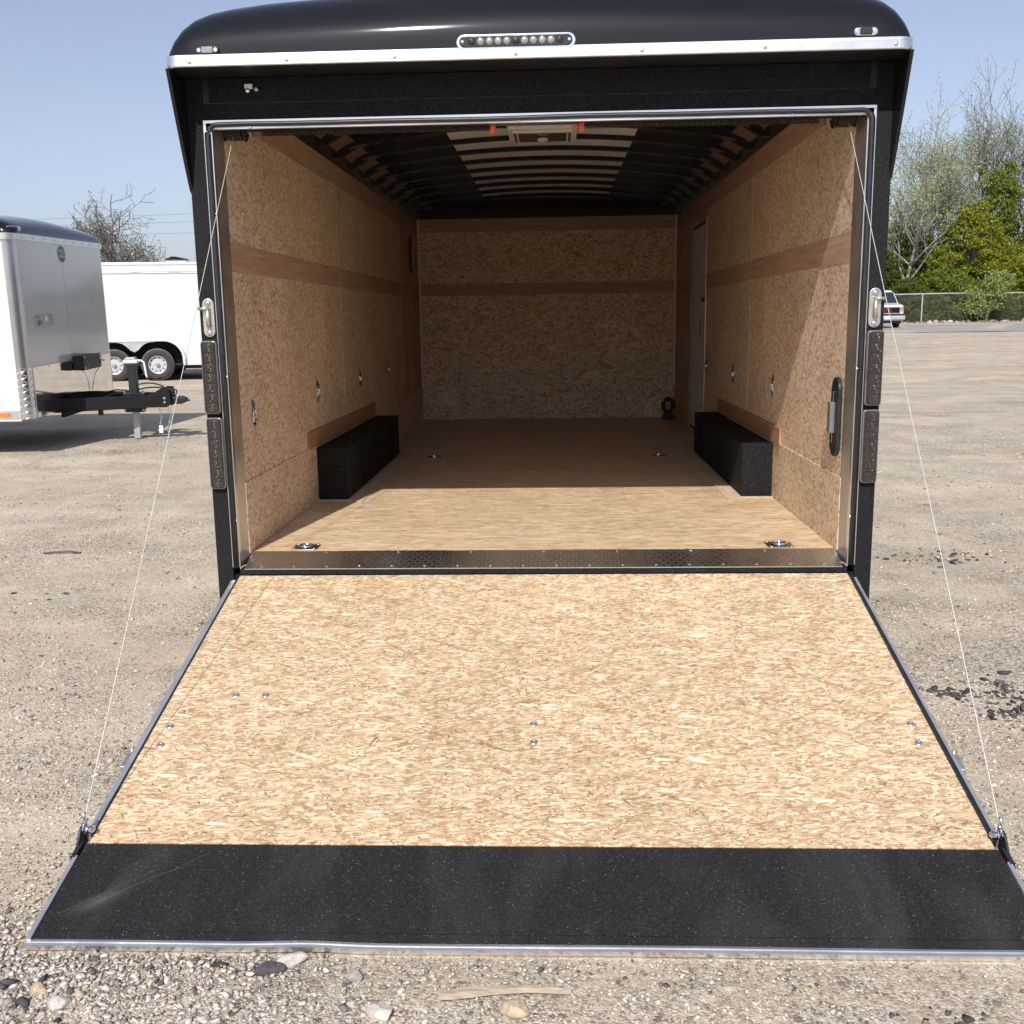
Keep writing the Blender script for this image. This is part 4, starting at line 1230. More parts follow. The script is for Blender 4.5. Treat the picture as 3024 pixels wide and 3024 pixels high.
# aluminium nose, slightly bent where it sits on a stone
rows = []
for i in range(61):
    x = -1.209 + 2.418 * i / 60
    dz = 0.006 * math.exp(-((x + 0.53) / 0.10) ** 2) + 0.0012 * math.sin(x * 5)
    rows.append([(x, -LF + 0.0045, -0.0035 + dz), (x, -LF - 0.002, -0.003 + dz), (x, -LF - 0.0025, -0.006 + dz), (x, -LF - 0.0105, -0.0075 + dz), (x, -LF - 0.0115, -0.022 + dz), (x, -LF, -0.024 + dz)])
MB().grid(rows).build("flap_nose", M_ALU, RD)
def domed(parent, x, y):
    return MB().lathe([(0.0125, 0.0002), (0.0120, 0.0022), (0.0085, 0.0038), (0.0050, 0.0044), (0.0045, 0.0034), (0.0025, 0.0030), (0, 0.0030)], (x, y, 0), 'z', 20).build("ramp_screw", M_SCREW, parent, smooth=True)
for x, y in [(-0.977, -0.777), (-0.880, -0.777), (-1.138, -0.935), (-1.136, -1.023), (-0.009, -0.921), (-0.007, -1.006), (1.133, -0.917), (1.128, -1.005)]:
    domed(RD, x, y / math.cos(RA))
# a dark chip torn from the panel
mb = MB()
cx, cy = -0.487, -1.005 / math.cos(RA)
for (dx, dy, w, l, a) in ((0, 0.015, .004, .022, 60), (0.009, 0.004, .0028, .018, 75), (-0.009, -0.008, .003, .02, 55), (0.003, -0.018, .0022, .016, 80), (-0.004, 0.028, .002, .012, 100)):
    ca, sa = math.cos(R(a)), math.sin(R(a))
    q = [(-l, 0), (-l * .3, w * .5), (l * .6, w * .35), (l, 0), (l * .3, -w * .5), (-l * .5, -w * .4)]
    pts = [(cx + dx + u * ca * .6 - v * sa, cy + dy + u * sa * .6 + v * ca, 0.0006) for u, v in q]
    mb.add(pts, [tuple(range(6))])
mb.build("panel_chip", plain("chip_hole", (0.07, 0.04, 0.02), 0.8), RD)
# corner brackets with cable bolts
for s in (-1, 1):
    b = empty("cable_bracket", (s * 1.205, -1.39 / math.cos(RA), 0.0), parent=RD)
    a0, a1 = sorted((s * 0.004, s * 0.010))
    MB().prism([(-0.090, -0.03), (0.020, -0.03), (0.026, 0.010), (0.016, 0.030), (-0.012, 0.031), (-0.05, 0.002), (-0.090, -0.004)], a0, a1, 'x').build("bracket_plate", M_BLACK, b, 0.001)
    MB().box(-0.008, 0.004, -0.085, -0.03, -0.02, 0.0035).build("bracket_tab", M_BLACK, b) if s < 0 else MB().box(-0.004, 0.008, -0.085, -0.03, -0.02, 0.0035).build("bracket_tab", M_BLACK, b)
    MB().tube([(s * 0.008, 0, 0.020), (-s * 0.026, 0, 0.020)], 0.0055, 10).build("bolt_shank", M_CHROME, b, smooth=True)
    for off, rr_ in ((0.002, 0.013), (-0.008, 0.0125)):
        MB().lathe([(0.0, -0.002), (rr_, -0.002), (rr_, 0.002), (0, 0.002)], (s * off, 0, 0.020), 'x', 16).build("bolt_washer", M_CHROME, b)
    MB().lathe([(0.0, -0.005), (0.0095, -0.005), (0.0105, 0), (0.0095, 0.005), (0, 0.005)], (-s * 0.017, 0, 0.020), 'x', 6).build("bolt_nut", M_CHROME, b)
    pts = [(-s * 0.002, 0.010 * math.sin(2 * math.pi * k / 14), 0.030 + 0.012 * math.cos(2 * math.pi * k / 14)) for k in range(14)]
    MB().tube(pts, 0.0028, 6, closed=True).build("cable_thimble", M_CHROME, b, smooth=True)
    MB().tube([(-s * 0.002, 0.004, 0.042), (-s * 0.002, 0.010, 0.068)], 0.0052, 10).build("cable_ferrule", M_CHROME, b, smooth=True)
    # latch receiver bolted to the edge
    k = empty("latch_receiver", (s * 1.2085, -1.078 / math.cos(RA), -0.01), parent=RD)
    a0, a1 = sorted((0.0, s * 0.016))
    MB().box(a0, a1, -0.045, 0.022, -0.012, 0.012).build("receiver_block", M_PEWTER, k, 0.004)
    MB().tube([(s * 0.008, 0.028, -0.006), (s * 0.008, 0.040, 0.014)], 0.005, 8).build("receiver_pin", M_PEWTER, k, smooth=True)

# ================================================================== white trailer at the left, nose towards the black one
T1 = empty("cargo_trailer", (-5.330, 7.545, 0.103), rot=(R(1.7), 0, math.atan2(0.0937, 0.9956)))
tag(T1, "white cargo trailer with black roof cap and polished stone guard, parked at the left edge", "trailer")
# local: +x forward, +y away from the viewer, z up from ground
W1 = 1.30
Z0, Z1, ZG = 0.475, 2.235, 0.985
CR = 0.11
def plan_front(hw, xf, rad, n=8):
    p = []
    for k in range(n + 1):
        a = -math.pi / 2 + math.pi / 2 * k / n
        p.append((xf - rad + rad * math.cos(a), -hw + rad + rad * math.sin(a)))
    q = [(x, -y) for x, y in reversed(p)]
    return p, q
pn, pf = plan_front(W1, 0.0, CR)
LEN1 = 6.0
for s in (-1, 1):
    y = s * W1
    a, b = sorted((y, y - s * 0.03))
    MB().prism([(x, z) for x, z in side_outline(-LEN1, -CR, Z0, Z1, (-3.7, -1.9, 0.86))], a, b, 'y').build("side_skin", M_WHITE, T1)
    a, b = sorted((y + s * 0.004, y - s * 0.02))
    MB().box(-1.85, -CR, a, b, Z0 - 0.003, Z0 + 0.085).build("lower_rail", M_ALU_DULL, T1)
    MB().box(-1.85, -CR, a - 0.002, b + 0.002, Z0 - 0.02, Z0 - 0.0035).build("rail_lip", M_WHITE, T1)
# corner posts (quarter rounds), smooth silver above and tread plate below
def corner(path, z0, z1, off=0.0):
    return [[(x, y, z0), (x, y, z1)] for x, y in path]
mb = MB(); mb.grid(corner(pn, ZG, Z1)); mb.build("corner_post", M_SILVER, T1, smooth=True, recalc=False)
mb = MB(); mb.grid(corner(pf, ZG, Z1)); mb.build("corner_post", M_SILVER, T1, smooth=True, recalc=False)
mb = MB(); mb.grid(corner([(x * 1.0 + 0.004, y - 0.004) for x, y in pn] + [(0.004, -W1 + CR + 0.015)], Z0 - 0.004, ZG)); mb.build("tread_corner", M_DIAMOND_CORNER, T1, smooth=True, recalc=False)
mb = MB(); mb.grid(corner([(x + 0.004, y) for x, y in pf], Z0, ZG)); mb.build("tread_corner", M_DIAMOND_CORNER, T1, smooth=True, recalc=False)
MB().box(-0.02, 0.0, -W1 + CR, -0.073, ZG + .001, Z1).build("front_panel", M_GREYPANEL, T1)
MB().box(-0.02, 0.0, -0.067, W1 - CR, ZG + .001, Z1).build("front_panel", M_GREYPANEL, T1)
MB().box(-0.02, -0.004, -0.073, -0.067, ZG, Z1).build("panel_seam", M_RUBBER, T1)
MB().box(-0.02, 0.003, -W1 + CR + 0.02, W1 - CR, Z0, ZG).build("stone_guard", M_DIAMOND_GUARD, T1)
MB().box(-0.01, 0.006, -W1 + CR, W1 - CR, ZG - 0.006, ZG + 0.006).build("guard_edge", M_ALU_DULL, T1)
MB().box(-0.01, 0.006, -W1 + CR - 0.004, -W1 + CR + 0.018, Z0, ZG - .007).build("guard_edge", M_ALU_DULL, T1)
for q in range(7):
    MB().lathe([(0.007, 0.004), (0.005, 0.008), (0, 0.008)], (0.0, -W1 + CR + 0.12 + q * 0.33, ZG - 0.02), 'x', 8).build("guard_screw", M_PEWTER, T1)
# trim and cap
path = [(-LEN1, -W1 - 0.012)] + [(x + 0.012 * 1, y - 0.010) for x, y in pn] + [(x + 0.012, y + 0.010) for x, y in pf] + [(-LEN1, W1 + 0.012)]
prof = [(-0.02, Z1 - 0.003), (0.002, Z1 - 0.003), (0.006, Z1), (0.006, Z1 + 0.055), (0.0, Z1 + 0.062), (-0.02, Z1 + 0.062)]
band(path, prof, "edge_trim", M_ALU, T1)
for q in range(9):
    y = -1.12 + q * 0.28
    MB().lathe([(0.011, 0.018), (0.009, 0.023), (0, 0.024)], (0, y, Z1 + 0.028), 'x', 8).build("trim_screw", M_PEWTER, T1)
rows, fine1 = cap_mesh(Z1 + 0.06, -0.0, 0.75, hw=W1 + 0.004, n=14, ycorner=0.10, zs=0.86)
# turn so its face looks along +x
mb = MB().grid([[(-y + 0.012, x, z) for x, y, z in row] for row in rows])
mb.build("roof_cap", M_GLOSSBLACK, T1, smooth=True)
mb = MB().grid([[(-0.738, x, Z1 + 0.06 + h * 0.86), (-LEN1, x, Z1 + 0.06 + h * 0.86)] for x, h in fine1])
mb.build("roof_skin", M_WHITE, T1, smooth=True)
MB().box(-LEN1, -LEN1 + 0.03, -W1, W1, Z0, Z1 + 0.15).build("rear_wall", M_WHITE, T1)
MB().box(-LEN1, -0.03, -W1 + 0.04, W1 - 0.04, Z0, Z0 + 0.04).build("underfloor", M_BLACK, T1)
for y in (-0.9, 0.9):
    MB().box(-LEN1, -1.4, y - 0.04, y + 0.04, Z0 - 0.1, Z0 - 0.001).build("chassis_rail", M_BLACK, T1)
e = empty("clearance_light", (-0.025, -W1 + 0.10, Z1 + 0.105), rz=R(-40), parent=T1)
MB().prism(stadium(0.15, 0.05), -0.006, 0.012, 'x').build("light_base", M_CHROME, e, 0.003).location = (0.005, 0, 0)
MB().box(0.016, 0.026, -0.035, 0.035, -0.018, 0.018).build("light_lens", M_SMOKE, e, 0.003)
MB().box(-0.40, -0.22, -W1 - 0.012, -W1 - 0.003, Z0 + 0.028, Z0 + 0.068).build("side_reflector", M_AMBER, T1, 0.003)
# oval emblem on the seam
E1 = empty("nose_emblem", (0.001, -0.070, Z1 - 0.105), parent=T1)
MB().prism([(0.118 * math.cos(2 * math.pi * k / 36), 0.093 * math.sin(2 * math.pi * k / 36)) for k in range(36)], 0.0, 0.003, 'x').build("emblem_plate", M_LABEL, E1)
MB().prism([(0.110 * math.cos(2 * math.pi * k / 36), 0.086 * math.sin(2 * math.pi * k / 36)) for k in range(36)], 0.002, 0.0045, 'x').build("emblem_field", M_NAVY, E1)
text("emblem_lettering", "WELLS\nCARGO", 0.052, M_LABEL, E1, (0.005, 0, 0.004), (R(90), 0, R(90)), 0.0006, 1.12)
MB().box(0.0045, 0.0052, -0.0015, 0.0015, -0.082, 0.082).build("emblem_line", M_LABEL, E1)
# grey sheet sticker with hand-written marks
S1 = empty("sale_sticker", (0.0015, -0.735, 1.435), parent=T1)
MB().box(0, 0.0015, -0.24, 0.24, -0.068, 0.068).build("sticker_sheet", M_STICKER, S1)
text("sticker_number", "4841", 0.085, M_INK, S1, (0.002, -0.125, -0.020), (R(90), 0, R(90)), 0.0004, 0.8)
text("sticker_word", "Hez", 0.040, M_INK, S1, (0.002, -0.165, 0.042), (R(90), 0, R(90)), 0.0004, 1.0)
MB().box(0.0015, 0.0025, 0.02, 0.08, -0.005, 0.045).build("sticker_tag", M_LABEL, S1)
for q in range(3):
    z = 0.045 - q * 0.038
    MB().add([(0.0022, 0.135, z), (0.0022, 0.148, z - 0.016), (0.0022, 0.172, z + 0.014), (0.0022, 0.150, z - 0.008)], [(0, 1, 2, 3)]).build("tick_mark", M_INK, S1, recalc=False)
    text("sticker_scribble", ("74", "Va", "7x")[q], 0.03, M_INK, S1, (0.002, 0.200, z), (R(90), 0, R(90)), 0.0004)

# breakaway battery box
BX = empty("battery_box", (0.0, 0.19, ZG - 0.035), parent=T1)
MB().box(0.01, 0.13, -0.27, 0.27, -0.085, 0.075).build("box_body", M_BLACK, BX, 0.006)
MB().box(0.13, 0.134, -0.285, 0.285, -0.078, 0.082).build("box_lid", M_BLACK, BX, 0.002)
for y in (-0.25, 0.25):
    for z in (-0.06, 0.062):
        MB().lathe([(0.012, 0.134), (0.010, 0.140), (0, 0.140)], (0, y, z), 'x', 8).build("box_screw", M_PEWTER, BX)
MB().tube([(0.15, 0.2, 0.02), (0.15, 0.33, -0.01)], 0.014, 8).build("switch_pin", M_PEWTER, BX)
MB().tube([(0.12, 0.24, -0.08), (0.06, 0.255, -0.16), (0.03, 0.25, -0.26), (0.02, 0.23, -0.34)], 0.004, 6).build("switch_wire", M_RUBBER, BX)

# A-frame tongue
XC = 1.02
def beam(p0, p1, w, z0, z1):
    a, b = Vector(p0), Vector(p1)
    d = (b - a).normalized(); n = Vector((-d.y, d.x)) * w / 2
    return [tuple(a + n), tuple(b + n), tuple(b - n), tuple(a - n)]
for s in (-1, 1):
    MB().prism(beam((-0.6, s * 0.72), (XC, s * 0.07), 0.06, 0, 0), 0.445, 0.585, 'z').build("tongue_beam", M_COAT, T1, 0.005)
MB().box(0.0, 0.04, -0.55, 0.55, 0.40, 0.47).build("tongue_crossmember", M_COAT, T1)
MB().prism(beam((0.30, 0.35), (0.30, -0.35), 0.05, 0, 0), 0.46, 0.56, 'z').build("tongue_crossmember", M_COAT, T1)
MB().prism([(0.86, 0.44), (0.90, 0.62), (0.97, 0.66), (1.04, 0.655), (1.06, 0.50), (1.02, 0.44)], -0.125, -0.10, 'y').build("coupler_plate", M_COAT, T1, 0.003)
MB().prism([(0.86, 0.44), (0.90, 0.62), (0.97, 0.66), (1.04, 0.655), (1.06, 0.50), (1.02, 0.44)], 0.10, 0.125, 'y').build("coupler_plate", M_COAT, T1, 0.003)
for z in (0.50, 0.545):
    MB().lathe([(0.016, -0.125), (0.014, -0.14), (0, -0.14)], (0.995, 0, z), 'y', 8).build("coupler_bolt", M_CHROME, T1)
MB().prism([(1.0, 0.475), (1.0, 0.545), (1.16, 0.555), (1.215, 0.53), (1.215, 0.49), (1.15, 0.465)], -0.05, 0.05, 'y').build("coupler_head", M_BLACK, T1, 0.012)
MB().tube([(1.19, 0, 0.51), (1.24, 0, 0.505)], 0.014, 8).build("coupler_tip", M_BLACK, T1)
MB().tube([(1.08 + 0.032 * math.cos(a), -0.02, 0.60 + 0.032 * math.sin(a)) for a in [2 * math.pi * k / 14 for k in range(14)]], 0.009, 6, closed=True).build("coupler_ring", M_BLACK, T1, smooth=True)
# jack
J = empty("tongue_jack", (0.635, -0.02, 0.0), parent=T1)
MB().box(-0.045, 0.045, -0.045, 0.045, 0.50, 0.93).build("jack_tube", M_BLACK, J, 0.006)
MB().box(-0.085, 0.075, -0.05, 0.05, 0.93, 0.975).build("jack_head", M_OFFWHITE, J, 0.012)
MB().box(-0.06, 0.05, -0.045, 0.045, 0.975, 1.0).build("jack_cap", M_GREYFOOT, J, 0.01)
MB().box(-0.11, 0.13, -0.09, 0.09, 0.585, 0.60).build("jack_flange", M_BLACK, J)
MB().prism([(-0.12, 0.445), (0.14, 0.445), (0.12, 0.39), (-0.09, 0.39)], -0.09, -0.05, 'y').build("jack_foot_bracket", M_BLACK, J, 0.003)
for x in (-0.09, 0.115):
    MB().lathe([(0.014, -0.09), (0.012, -0.10), (0, -0.10)], (x, 0, 0.415), 'y', 8).build("jack_bolt", M_PEWTER, J)
    MB().lathe([(0.016, 0.60), (0.014, 0.63), (0, 0.635)], (x, -0.06, 0), 'z', 8).build("jack_bolt", M_PEWTER, J)
MB().box(-0.034, 0.034, -0.034, 0.034, 0.085, 0.50).build("jack_leg", M_GREYFOOT, J, 0.004)
MB().tube([(0.04, 0, 0.965), (0.11, 0, 0.96), (0.135, 0, 0.94), (0.15, -0.01, 0.80), (0.165, -0.02, 0.765)], 0.011, 8).build("jack_crank", M_OFFWHITE, J, smooth=True)
MB().tube([(0.165, -0.02, 0.765), (0.33, -0.05, 0.765)], 0.012, 8).build("crank_grip", M_BLACK, J, smooth=True)
# hose loops and safety chains
def loop(c, rx, rz, y, a0, a1, n=20):
    return [(c[0] + rx * math.cos(R(a0 + (a1 - a0) * k / n)), y, c[1] + rz * math.sin(R(a0 + (a1 - a0) * k / n))) for k in range(n + 1)]
MB().tube([(0.35, -0.05, 0.585)] + loop((0.80, 0.61), 0.20, 0.10, -0.04, 170, -10), 0.010, 6).build("brake_hose", M_RUBBER, T1, smooth=True)
MB().tube(loop((0.84, 0.60), 0.21, 0.055, 0.02, 175, -20), 0.009, 6).build("wiring_cable", M_RUBBER, T1, smooth=True)
MB().tube([(0.30, 0, 0.61), (0.45, -0.03, 0.64), (0.56, -0.04, 0.63)], 0.009, 6).build("wiring_cable", M_RUBBER, T1, smooth=True)
MB().box(0.29, 0.335, -0.25, -0.21, 0.38, 0.45).build("tongue_bracket", M_BLACK, T1)
for cx in (0.93, 1.03):
    mb = MB()
    for q in range(11):
        zc = 0.435 - q * 0.027
        xo = cx + 0.02 * math.sin(q * 0.5)
        pts = []
        for k in range(8):
            a = 2 * math.pi * k / 8
            u, v = 0.010 * math.cos(a), 0.019 * math.sin(a)
            pts.append((xo + (u if q % 2 else 0), -0.14 + (0 if q % 2 else u), zc + v))
        mb.tube(pts, 0.0042, 5, closed=True)
    mb.build("safety_chain", M_CHROME, T1, smooth=True)
MB().box(0.915, 0.955, -0.15, -0.145, 0.155, 0.24).build("chain_tag", M_LABEL, T1)
for s in (-1, 1):
    for x in (-2.4, -3.2):
        e = empty("wheel", (x, s * 1.24, 0.345), parent=T1)
        wheel_parts(e, (0, 0, 0), 'y', 0.345, 0.2, s)

# ================================================================== white trailer further back
A2 = R(13)
g2 = float(gz(np.float64(-8.63), np.float64(18.5)))
T2 = empty("cargo_trailer", (-8.63, 18.42, g2), rz=A2)
tag(T2, "all-white tandem-axle cargo trailer standing further back behind the left trailer's tongue", "trailer")
# local x along the side to the right, local y away from viewer
zb, zt = 0.335, 2.53
MB().prism(side_outline(-4.6, 3.3, zb, 2.30, (-1.62, 0.56, 0.87)), 0.0, 0.03, 'y').build("side_skin", M_WHITE, T2)
MB().prism(side_outline(-4.6, 3.3, zb, 2.30, (-1.62, 0.56, 0.87)), 2.47, 2.50, 'y').build("side_skin", M_WHITE, T2)
MB().box(-4.6, -4.57, 0.03, 2.47, zb, 2.5).build("end_wall", M_WHITE, T2)
MB().box(3.27, 3.3, 0.03, 2.47, zb, 2.5).build("end_wall", M_WHITE, T2)
MB().box(-4.6, 3.3, 0.031, 2.469, zb, zb + 0.03).build("underfloor", M_BLACK, T2)
MB().prism([(0.02, 2.30), (-0.008, 2.302), (-0.008, 2.335), (-0.014, 2.345), (0.0, 2.47), (0.03, 2.492), (0.06, 2.492), (0.06, 2.30)], -4.6, 3.3, 'x').build("roof_rail", M_ALU, T2)
MB().prism([(2.44, 2.30), (2.44, 2.492), (2.50, 2.47), (2.508, 2.30)], -4.6, 3.3, 'x').build("roof_rail", M_ALU, T2)
for q in range(9):
    x = -3.9 + q * 0.80
    MB().box(x - 0.29, x + 0.29, -0.0155, -0.009, 2.303, 2.328).build("rail_clip", M_WHITE, T2, 0.003)
MB().prism([(0.055, 2.480), (0.10, 2.545), (0.4, 2.565), (1.25, 2.585), (2.1, 2.565), (2.4, 2.545), (2.445, 2.480)], -4.6, 3.3, 'x').build("roof_skin", M_WHITE, T2)
# fender flare
def arch_path(a0, a1, top, r=0.42, zb_=zb):
    p = [(a0, zb_)]
    for k in range(0, 13):
        t = math.pi - math.pi / 2 * k / 12
        p.append((a0 + r + r * math.cos(t), top - r + r * math.sin(t)))
    for k in range(0, 13):
        t = math.pi / 2 - math.pi / 2 * k / 12
        p.append((a1 - r + r * math.cos(t), top - r + r * math.sin(t)))
    p.append((a1, zb_))
    return p
def arch_ribbon(p, inset):
    c = Vector((-0.53, 0.5))
    rows = []
    for x, z in p:
        d = (c - Vector((x, z)))
        d = Vector((math.copysign(min(abs(d.x), .3), d.x), d.y)).normalized()
        rows.append([(x, 0.0, z), (x, -0.075, z - 0.008), (x + d.x * inset, -0.080, z + d.y * inset), (x + d.x * inset, 0.0, z + d.y * inset)])
    return rows
pth = [(x, z) for x, z in arch_path(-1.66, 0.60, 0.905) if z > 0.34] 
MB().grid(arch_ribbon(arch_path(-1.66, 0.60, 0.905), 0.055)).build("fender_flare", M_WHITE, T2)
# skirt dipping between the two wheels
sk = [(-1.05, 0.86)]
for k in range(13):
    x = -1.02 + 0.98 * k / 12
    z = 0.845 - 0.215 * math.exp(-((x + 0.455) / 0.17) ** 2)
    sk.append((x, z))
sk.append((0.0, 0.86))
MB().prism(sk, -0.065, -0.05, 'y').build("fender_skirt", M_ALU_DULL, T2)
MB().box(-1.66, 0.60, 0.30, 0.32, 0.30, 0.95).build("wheel_well", M_VOID, T2)
MB().box(-4.5, 3.2, 0.45, 0.53, 0.24, zb).build("chassis_rail", M_BLACK, T2)
MB().box(0.60, 3.3, -0.006, 0.0, zb - 0.003, zb + 0.10).build("lower_rail", M_WHITE, T2)
for x in (-0.905, 0.0):
    e = empty("wheel", (x, 0.08, 0.352), parent=T2)
    wheel_parts(e, (0, 0, 0), 'y', 0.352, 0.22, -1)
    e = empty("wheel", (x, 2.42, 0.352), parent=T2)
    wheel_parts(e, (0, 0, 0), 'y', 0.352, 0.22, 1)
V2 = empty("roof_vent", (0.52, 0.42, 2.565), parent=T2)
MB().box(-0.21, 0.21, -0.18, 0.18, -0.01, 0.035).build("vent_base", M_WHITE, V2)
MB().prism([(-0.24, 0.035), (0.26, 0.035), (0.255, 0.05), (0.10, 0.08), (-0.02, 0.105), (-0.12, 0.105), (-0.235, 0.05)], -0.21, 0.21, 'y').build("vent_cover", M_VOID, V2, 0.006)

# ================================================================== van on the road
gv = float(gz(np.float64(18.4), np.float64(54.8))) + 0.012
VA = empty("van", (18.52, 54.7, gv), rz=R(3))
tag(VA, "white full-size van facing the viewer on the road by the fence", "van")
# local: front at y=0 facing -y, body goes +y
def loft(sections, name, mat, parent, smooth=False, bevel=0.0):
    mb = MB().grid([[p for p in s] + [s[0]] for s in sections])
    a = len(mb.v)
    mb.add(sections[0], [tuple(range(len(sections[0])))])
    mb.add(sections[-1], [tuple(range(len(sections[-1])))])
    return mb.build(name, mat, parent, bevel, smooth)
def sec(y, hw, z0, z1, top, r=0.12):
    return [(-hw, y, z0), (-hw, y, z1 - r), (-hw * top - (hw - hw * top) * .2, y, z1 - r * .2), (-hw * top + .05, y, z1), (hw * top - .05, y, z1), (hw * top + (hw - hw * top) * .2, y, z1 - r * .2), (hw, y, z1 - r), (hw, y, z0)]
loft([sec(0.02, 0.90, 0.42, 1.20, .93), sec(0.10, 0.965, 0.40, 1.27, .93), sec(0.85, 1.0, 0.38, 1.36, .95), sec(0.95, 1.0, 0.38, 1.37, .96)], "hood", M_WHITE, VA, False, 0.02)
loft([sec(0.95, 1.0, 0.38, 1.37, .97, .05), sec(5.4, 1.0, 0.38, 1.37, .97, .05)], "lower_body", M_WHITE, VA)
loft([sec(0.97, 0.985, 1.30, 1.38, .97, .05), sec(1.45, 0.90, 1.30, 2.0, .90, .08), sec(1.62, 0.87, 1.30, 2.10, .86, .1), sec(3.5, 0.87, 1.30, 2.14, .86, .1), sec(5.38, 0.86, 1.30, 2.10, .86, .1)], "cabin", M_WHITE, VA, False, 0.02)
# windscreen slightly proud of the cabin
def lerp3(a, b, t): return tuple(a[i] * (1 - t) + b[i] * t for i in range(3))
wb_, wt_ = (0.965, 1.40), (1.475, 2.005)
MB().prism([(-0.90, 0.0), (0.90, 0.0), (0.80, 0.76), (-0.80, 0.76)], -0.02, 0.012, 'z').build("windscreen", M_DARKGLASS, VA, tform=Matrix.Translation((0, 0.955, 1.395)) @ Matrix.Rotation(math.atan2(0.62, 0.50), 4, 'X'))
MB().box(-0.70, 0.70, -0.005, 0.06, 0.82, 1.13).build("grille", M_VOID, VA)
mb = MB()
for (x0, x1, z0, z1) in ((-0.74, 0.74, 1.13, 1.17), (-0.74, 0.74, 0.785, 0.825), (-0.74, -0.70, 0.825, 1.13), (0.70, 0.74, 0.825, 1.13)):
    mb.box(x0, x1, -0.02, 0.06, z0, z1)
mb.build("grille_frame", M_ALU, VA)
for s in (-1, 1):
    hl = empty("headlight", (s * 0.83, 0, 1.06), parent=VA)
    MB().box(-0.085, 0.09, -0.01, 0.08, -0.02, 0.11).build("headlight_lens", M_CLEAR, hl, 0.01)
    MB().box(-0.085, 0.09, -0.008, 0.08, -0.125, -0.03).build("turn_signal", M_AMBER, hl, 0.01)
    MB().box(-0.12 if s < 0 else -0.0, 0.0 if s < 0 else 0.12, -0.1, 0.04, 0.0, 0.28).build("side_mirror", M_BLACK, VA, 0.02).location = (s * 1.04, 1.25, 1.46)
    MB().box(min(s * 0.98, s * 1.06), max(s * 0.98, s * 1.06), 1.2, 1.24, 1.50, 1.54).build("mirror_arm", M_BLACK, VA)
    for y in (0.95, 4.35):
        e = empty("wheel", (s * 0.88, y, 0.37), parent=VA)
        wheel_parts(e, (0, 0, 0), 'x', 0.37, 0.24, s, M_TYRE)
MB().box(-0.97, 0.97, -0.01, 0.2, 0.66, 0.78).build("bumper_pad", M_BLACK, VA)
MB().box(-1.0, 1.0, -0.10, 0.15, 0.46, 0.68).build("bumper", M_ALU_DULL, VA, 0.03)
MB().box(-0.15, 0.15, -0.112, -0.10, 0.49, 0.65).build("number_plate", M_LABEL, VA)
MB().box(-0.85, 0.85, 0.1, 0.7, 0.28, 0.46).build("front_valance", M_BLACK, VA)
text("grille_badge", "GMC", 0.20, M_RED, VA, (0, -0.012, 0.975), (R(90), 0, 0), 0.01, 1.25)

# ================================================================== chain-link fence
FN = empty("chain_link_fence", (28.0, 64.8, 0.0))
tag(FN, "galvanised chain-link fence running along the foot of the spring trees", "fence")
fy = lambda x: 66.6 + (x - 28) * 0.02
gr = lambda x: float(gz(np.float64(x), np.float64(fy(x))))
xs_f = np.arange(8, 62, 3.72) + 1.64
p0 = None
FO = Vector((28.0, 64.8, 0.0))
def post(x):
    g = gr(x)
    mb = MB().lathe([(0.045, 0), (0.045, 1.90), (0.03, 1.95), (0, 1.96)], (0, 0, 0), 'z', 8)
    return mb
for i, x in enumerate(xs_f):
    if p0 is None:
        p0 = post(x).build("fence_post", M_FENCE, FN)
        p0.location = (x - FO.x, fy(x) - FO.y, gr(x)); 
    else:
        clone(p0, FN, (x - FO.x, fy(x) - FO.y, gr(x)))
pts = [(x - FO.x, fy(x) - FO.y, gr(x) + 1.90) for x in np.arange(8, 62, 2.0)]
MB().tube(pts, 0.04, 6).build("top_rail", M_FENCE, FN)
mb = MB()
hh = 1.85; sp = 0.13; wv = 0.0035
for x in np.arange(8, 60, sp):
    g = gr(x)
    for d in (-1, 1):
        xa, xb = x, x + d * hh * 0.9
        za, zb2 = g + 0.02, g + hh
        ya = fy(x) - FO.y
        mb.v += [(xa - wv - FO.x, ya + d * .004, za), (xa + wv - FO.x, ya + d * .004, za), (xb + wv - FO.x, ya + d * .004, zb2), (xb - wv - FO.x, ya + d * .004, zb2)]
        n = len(mb.v); mb.f.append((n - 4, n - 3, n - 2, n - 1))
mb.build("wire_mesh", M_CHAINMESH, FN, recalc=False)
# rubble and leaves at the foot of the fence
def reg_fence(g, n):
    x = g.uniform(8, 60, n)
    return np.stack([x, 66.0 + (x - 28) * .02 + g.normal(0, .25, n)], 1)
o = stone_field("rubble", 1500, reg_fence, 0.08, 0.42, 11, stone_mat("fence_rubble", [(0, (0.16, 0.11, 0.08)), (0.6, (0.30, 0.24, 0.19)), (1, (0.5, 0.45, 0.40))]))
tag(o, "low band of stones and dead leaves along the fence foot", "rubble", kind="stuff")

# ================================================================== trees
def leaf_mat(name, c1, c2, trans=0.35):
    t = NT(name)
    g = t.n("NewGeometry").outputs["Random Per Island"]
    nz = t.n("TexNoise", i_Vector=t.coord(), i_Scale=0.6, i_Detail=3.0).outputs[0]
    c = t.mix(t.math('MULTIPLY_ADD', g, 0.6, t.math('MULTIPLY', nz, 0.4)), c1, c2)
    d = t.n("BsdfDiffuse", i_Color=c)
    tr = t.n("BsdfTranslucent", i_Color=c)
    mx = t.n("MixShader", i_0=trans, i_1=d.outputs[0], i_2=tr.outputs[0])
    t.t.links.new(mx.outputs[0], t.out.inputs[0])
    return t.m
M_LEAF_PALE = leaf_mat("pale_spring_leaves", (0.27, 0.35, 0.14), (0.42, 0.48, 0.25))
M_LEAF_SHRUB = leaf_mat("light_green_leaves", (0.20, 0.26, 0.07), (0.36, 0.41, 0.17))
